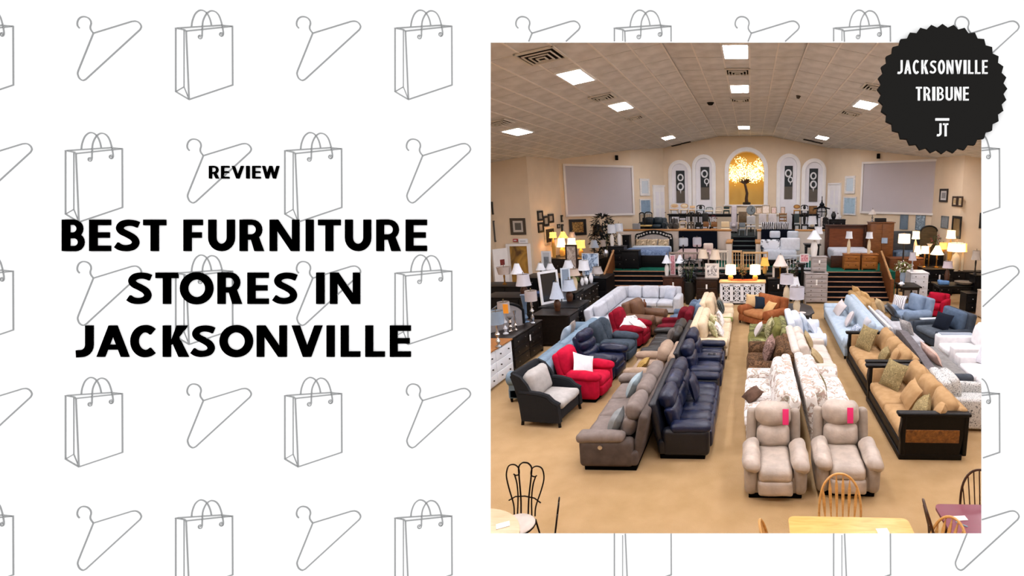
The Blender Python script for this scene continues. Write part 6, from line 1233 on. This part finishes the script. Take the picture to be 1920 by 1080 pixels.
leafy('plant_stand', 'black sculptural leafy plant on a dark stand between the two brown cabinets', 'plant', -2.32, 18.8, 0, 1.75, .3, mat('plain', '#171d20', rough=.35, spec=.5), 150, DB, .2, .85, lw=.09, seed=4); leafy('wreath_plant', 'dark dried wreath plant with white flowers on the stage', 'plant', atY(1486, 500, 19.7).x-.1, 19.45, 0, 1.7, .32, mat('plain', '#3a3428', rough=.7), 150, DB, .15, .9, lw=.05, seed=6, flowers=paint('#cfc9c0'))
leafy('flower_vase', 'white lilies in a pale vase at the foot of the right stairs', 'flowers', 5.85, 19.4, .75, .85, .3, mat('plain', '#7d8a4a', rough=.6), 150, mat('plain', '#8fa3b6', rough=.2, spec=.5), .11, .42, lw=.06, seed=9, flowers=paint('#e6e1da'))
table_box('black two level side table right of the right stairs', 5.6, 6.35, 18.6, 19.6, 0, .75, DB, 'side_table'); lamp('small white cone lamp on the black side table right of the stairs', 1690, 528, 538, 4, 12, 18.75, .752, base='white')
leafy('dried_arrangement', 'gold and black dried leaves between the two lit square lamps', 'plant', atY(1392, 510, 19.1).x, 19.08, .902, .62, .14, mat('patch', '#c99a52', '#3a2815', .6, 12), 120, ESP, .05, .12, lw=.035, seed=11)
tag(MB().lathe([(.05, 0), (.13, .05), (.16, .12), (.15, .12)], n=14, xf=T(*at(1352, 519, .902)[:])).obj('bowl', flat('#1a1d20', .3, .5)), 'small dark bowl at the left on the white fretwork cabinet', 'bowl')
tag(MB().cush(-.75, .2, 18.85, 19.12, .902, .93, .01, n=0).obj('table_runner', fab('#b85a32', '#8f3f22')), 'rust orange runner on the white fretwork cabinet', 'runner')
# deck edge things
for x0, x1, lb in ((1428, 1452, 'zebra striped throw on the parapet right of the middle steps'), (1453, 1478, 'black and white striped throw right of the zebra throw')):
    a = pxbox(x0, 417, x1, 428, 24.4); tag(MB().cush(a[0], a[1], 24.22, 24.6, 2.44, a[3], .06, (0, .02, .02), wob=.01).obj('throw', mat('zebra', '#15171b', '#c9c9cc', .9, 3.5)), lb, 'throw')
a = pxbox(1187, 419, 1200, 428, 24.4); tag(MB().cush(a[0], a[1], 24.25, 24.5, 2.44, a[3], .02, n=0).obj('storage_box', paint('#8e8e90')), 'grey box on the parapet above the arched bed', 'box')
a = pxbox(1517, 386, 1531, 406, 27.5); case('tall_box', 'tall brown wooden box on the right deck table', 'box', a[0], a[1], 27.3, 27.7, TB, a[3], wood('#8a6233', '#6a4722', .5), '-y', 1, 2, met('#4a3a22'), drawer=False, legs=.01)
def cage(label, x0, y0, x1, y1, Y):
    a = pxbox(x0, y0, x1, y1, Y); K = met('#17191c', .4); t = thing('birdcage_lantern', label, 'lantern', ((a[0]+a[1])/2, Y, 2.1)); h0 = a[2]-2.1; H = a[3]-2.1; r = (a[1]-a[0])/2
    MB().tube([(0, 0, H*.0), (0, 0, H)], .02, 6).obj('pole', K, t); MB().lathe([(.2, 0), (.2, .03), (.03, .08)], n=12).obj('foot', K, t)
    MB().lathe([(.04, 0), (.12, .05), (.12, .12), (.04, .2), (.03, .3)], (0, 0, H*.74), 12).obj('crown', K, t)
    for k in range(10):
        q = 2*PI*k/10; MB().tube([(math.cos(q)*x*r, math.sin(q)*x*r, h0+(H*.78-h0)*z) for x, z in ((.5, 0), (.66, .3), (.62, .6), (.4, .85), (.08, 1))], .014, 5).obj('rib', K, t)
    for z, rr in ((.0, .5), (.45, .66)): MB().tube([(math.cos(k*PI/8)*rr*r, math.sin(k*PI/8)*rr*r, h0+(H*.78-h0)*z) for k in range(16)], .014, 5, True).obj('hoop', K, t)
    for s in (-1, 1): MB().prism([(0, H*.70), (s*r, H*.66), (s*r, H*.69), (0, H*.75)], -.08, .08).obj('arm_blade', K, t)
cage('tall black birdcage lantern with spreading arms on the deck', 1526, 368, 1556, 408, 25.6)
a = pxbox(1554, 411, 1584, 420, 25.2); case('low_chest', 'low black chest on the deck above the mahogany bed', 'chest', a[0], a[1], 25.0, 25.5, DK, a[3], BLKW, '-y', 2, 2, SIL)
vase('black urn on the low black chest of the deck', 1558, 397, 1568, 411, 25.2, flat('#15171a', .4, .4), a[3]+.002); vase('white jug on the low black chest of the deck', 1572, 403, 1578, 411, 25.2, paint('#d9d9dc'), a[3]+.002)
table_box('dark stand holding the white shade and spotted box at the deck edge', pxbox(1515, 420, 1555, 425, 24.9)[0], pxbox(1515, 420, 1555, 425, 24.9)[1], 24.7, 25.2, DK, DK+.42, DB, 'side_table')
lamp('white square lamp at the deck edge above the white flared lamp', 1523, 405, 420, 14, 18, 24.95, DK+.422, base='cream'); a = pxbox(1539, 407, 1553, 419, 24.9); tag(MB().cush(a[0], a[1], 24.8, 25.05, DK+.422, a[3], .03, n=0).obj('spotted_box', mat('speck', '#cfcac6', '#1b1b1c', .8, 3)), 'white box with black spots at the deck edge', 'box')
for x0, x1, c, lb in ((1418, 1428, '#c99a62', 'small tan framed print on the cream topped deck table, left one'), (1429, 1443, '#d9c9b6', 'tan framed pale print on the cream topped deck table'), (1446, 1456, '#cf9a98', 'small pink print on the cream topped deck table'), (1464, 1472, '#d0a8a0', 'small pale pink print at the right end of the cream topped deck table')):
    standing(lb, x0, 385 if x0 == 1429 else 388, x1, 398, 27.5, zt+.022, '#8f7a5c', c, None, fw=.03, tilt=.03, art=mat('patch', '#e3d6cc', c, .8, 4))
vase('small round grey pot beside the clock', 1372, 390, 1382, 400, 27.3, fab('#6a5d50'), None)
# ------------------------------------------------------------------ right display
a = pxbox(1705, 510, 1735, 560, 19.7); case('chest_of_drawers', 'white five drawer chest right of the lilies', 'chest', a[0], a[1]+.05, 19.55, 20.35, 0, 1.13, WHW, '-y', 5, 1, met('#2a2522'))
lamp('white crystal based lamp on the white five drawer chest', 1711, 473, 488, 11, 15, 19.95, 1.132, base='crystal', shade=mat('plain', '#c9c4cc', rough=.9))
case('dresser', 'black dresser right of the white five drawer chest', 'dresser', 7.15, 8.3, 20.7, 21.7, 0, 1.1, BLKW, '-y', 3, 2, SIL, tagc=True); case('dresser', 'dark brown low dresser behind the white five drawer chest', 'dresser', 6.1, 7.6, 22.2, 22.9, 0, 1.35, wood('#6a3d1e', '#4d2a13'), '-y', 3, 2, SIL)
for xc, y0, y1, wt, wb, Y, z0, bs, lb in [(1734, 462, 475, 14, 16, 21.2, 1.102, 'brass', 'lit white lamp at the left on the right black dresser'), (1757, 461, 477, 8, 25, 21.2, 1.102, 'brass', 'lit bell lamp at the right on the right black dresser'), (1720, 461, 476, 9, 15, 22.5, 1.352, 'cream', 'lit round white lamp behind the crystal based lamp'), (1717, 434, 448, 13, 15, 22.6, 1.352, 'cream', 'lit tall lamp with a cream column left of the arched headboard')]:
    lamp(lb, xc, y0, y1, wt, wb, Y, z0, base=bs, lit=True)
case('dresser', 'black dresser under the wide lit lamps at the far right', 'dresser', 8.35, 10.0, 21.0, 21.5, 0, .95, BLKW, '-y', 3, 3, SIL); case('bookcase', 'dark tall cabinet behind the wide lit lamp', 'cabinet', 7.6, 8.6, 22.7, 23.3, 0, 1.55, BLKW, '-y', 3, 2, SIL)
for xc, y0, y1, wt, wb, Y, z0, bs, sh, lb in [(1783, 432, 447, 15, 18, 22.0, 1.102, 'gold', LITW, 'lit cream lamp below the tall black framed picture'), (1768, 455, 467, 14, 15, 22.8, 1.552, 'gold', LITY, 'lit yellow lamp between the bell lamp and the wide lamp'), (1793, 456, 471, 30, 33, 21.25, .952, 'cream', LITW, 'wide lit drum lamp at the far right'), (1806, 457, 472, 12, 14, 21.3, .952, 'cream', LITY, 'lit lamp on a tall cream column at the right of the wide lamp'), (1743, 457, 463, 11, 4, 21.5, 1.102, 'brass', paint('#dccfc0'), 'small upturned white glass lamp between the lit lamps')]:
    lamp(lb, xc, y0, y1, wt, wb, Y, z0, base=bs, shade=sh, drum=(wt > 20))
lamp('black floor lamp with a lit drum shade right of the armoire', 1695, 439, 456, 21, 22, 21.6, 0, base='dark', lit=True, drum=True, name='floor_lamp')
a = pxbox(1727, 424, 1758, 470, 23.6); t = thing('arched_headboard', 'dark brown arched panel headboard behind the lit lamps on the right', 'headboard', ((a[0]+a[1])/2, 23.75, 0)); w = (a[1]-a[0])/2; H = a[3]
P = [(-w, 0), (-w, H-.25)]+[(w*math.cos(PI-PI*k/10), H-.25+.25*math.sin(PI*k/10)) for k in range(1, 10)]+[(w, H-.25), (w, 0)]
MB().prism(P, -.03, .03).obj('panel', wood('#5b4a30', '#3f321f', .4), t); MB().tube([(x, -.03, z) for x, z in P[1:-1]], .04, 6).obj('rim', DB, t)
table_box('black desk with a blue cloth at the right', 7.0, 8.3, 18.7, 19.6, 0, .78, DB, 'desk'); tag(MB().cush(7.1, 7.45, 18.85, 19.2, .782, .92, .04, wob=.02).obj('folded_cloth', fab('#5f86b4')), 'folded blue cloth on the black desk', 'cloth')
lamp('lilac white drum lamp on a driftwood base on the black desk', 1777, 490, 502, 16, 20, 19.2, .782, base='woodb', shade=mat('plain', '#cfc2c9', rough=.9))
tag(MB().lathe([(.14, 0), (.3, .05), (.34, .12), (.3, .1)], n=18, xf=T(8.0, 18.95, .782)).obj('basket', wood('#6f665c', '#4d463e')), 'grey woven low basket on the black desk', 'basket')
case('cabinet', 'narrow black cabinet behind the beige hutch', 'cabinet', 8.25, 8.7, 18.55, 19.1, 0, 1.2, BLKW, '-y', 2, 1, SIL); case('cabinet', 'short black cabinet left of the beige hutch', 'cabinet', 7.55, 7.98, 17.55, 18.1, 0, .72, BLKW, '-y', 2, 1, SIL)
case('dresser', 'pale beige dresser with a hutch at the right edge of the opening', 'dresser', 7.75, 9.3, 16.6, 17.2, 0, .95, mat('wood', '#cbb9a4', '#baa791', .5, 8, .1), '-y', 3, 2, met('#8a7a66'))
t = thing('hutch', 'open pale beige hutch standing on the beige dresser', 'hutch', (8.6, 17.0, .952)); HB = mat('wood', '#cbb9a4', '#baa791', .5, 8, .1)
for x in (-.62, .62): MB().box(x-.03, x+.03, -.15, .15, 0, .95).obj('side_panel', HB, t, smooth=False)
for z in (.02, .45, .92): MB().box(-.6, .6, -.15, .15, z-.02, z+.02).obj('shelf', HB, t, smooth=False)
MB().box(-.6, .6, .13, .15, 0, .95).obj('back_panel', wood('#a8845c', '#8f6d48'), t, smooth=False)
lamp('grey shaded lamp with a black base on the narrow black cabinet', 1830, 470, 487, 14, 18, 18.85, 1.202, base='dark', shade=mat('plain', '#b3a698', rough=.9)); 
a = pxbox(1675, 434, 1728, 470, 23.9); bed('slate blue bed with a dark headboard behind the floor lamp', a[0], a[1], 23.4, 24.2, a[3], wood('#3b4148', '#2b2f34'), 'slab', fab('#6a7c93', '#4b5c74'), 1.5, None, 0)
p = atY(1769, 430, 23.2); leafy('flower_vase', 'pink red flowers in a dark vase beside the arched headboard', 'flowers', min(p.x, 8.3), 22.95, 1.552, .75, .2, mat('plain', '#39452c', rough=.6), 80, DB, .1, .3, lw=.05, seed=12, flowers=paint('#c45a68'))
t = thing('dresser_mirror', 'black arched dresser mirror frame among the drum lamps at the left edge', 'mirror', (-6.05, 12.0, .862), FR-.5); P = [(-.5, 0), (-.5, .35)]+[(-.5+k*.1, .35+.25*math.sin(PI*k/10)**.7) for k in range(1, 10)]+[(.5, .35), (.5, 0)]
MB().tube([(x, 0, z+.03) for x, z in P], .04, 8).obj('frame', BLKW, t); MB().prism(P, -.01, .02).obj('mirror_glass', mat('plain', '#8e8b8c', rough=.15, spec=.5), t, smooth=False)
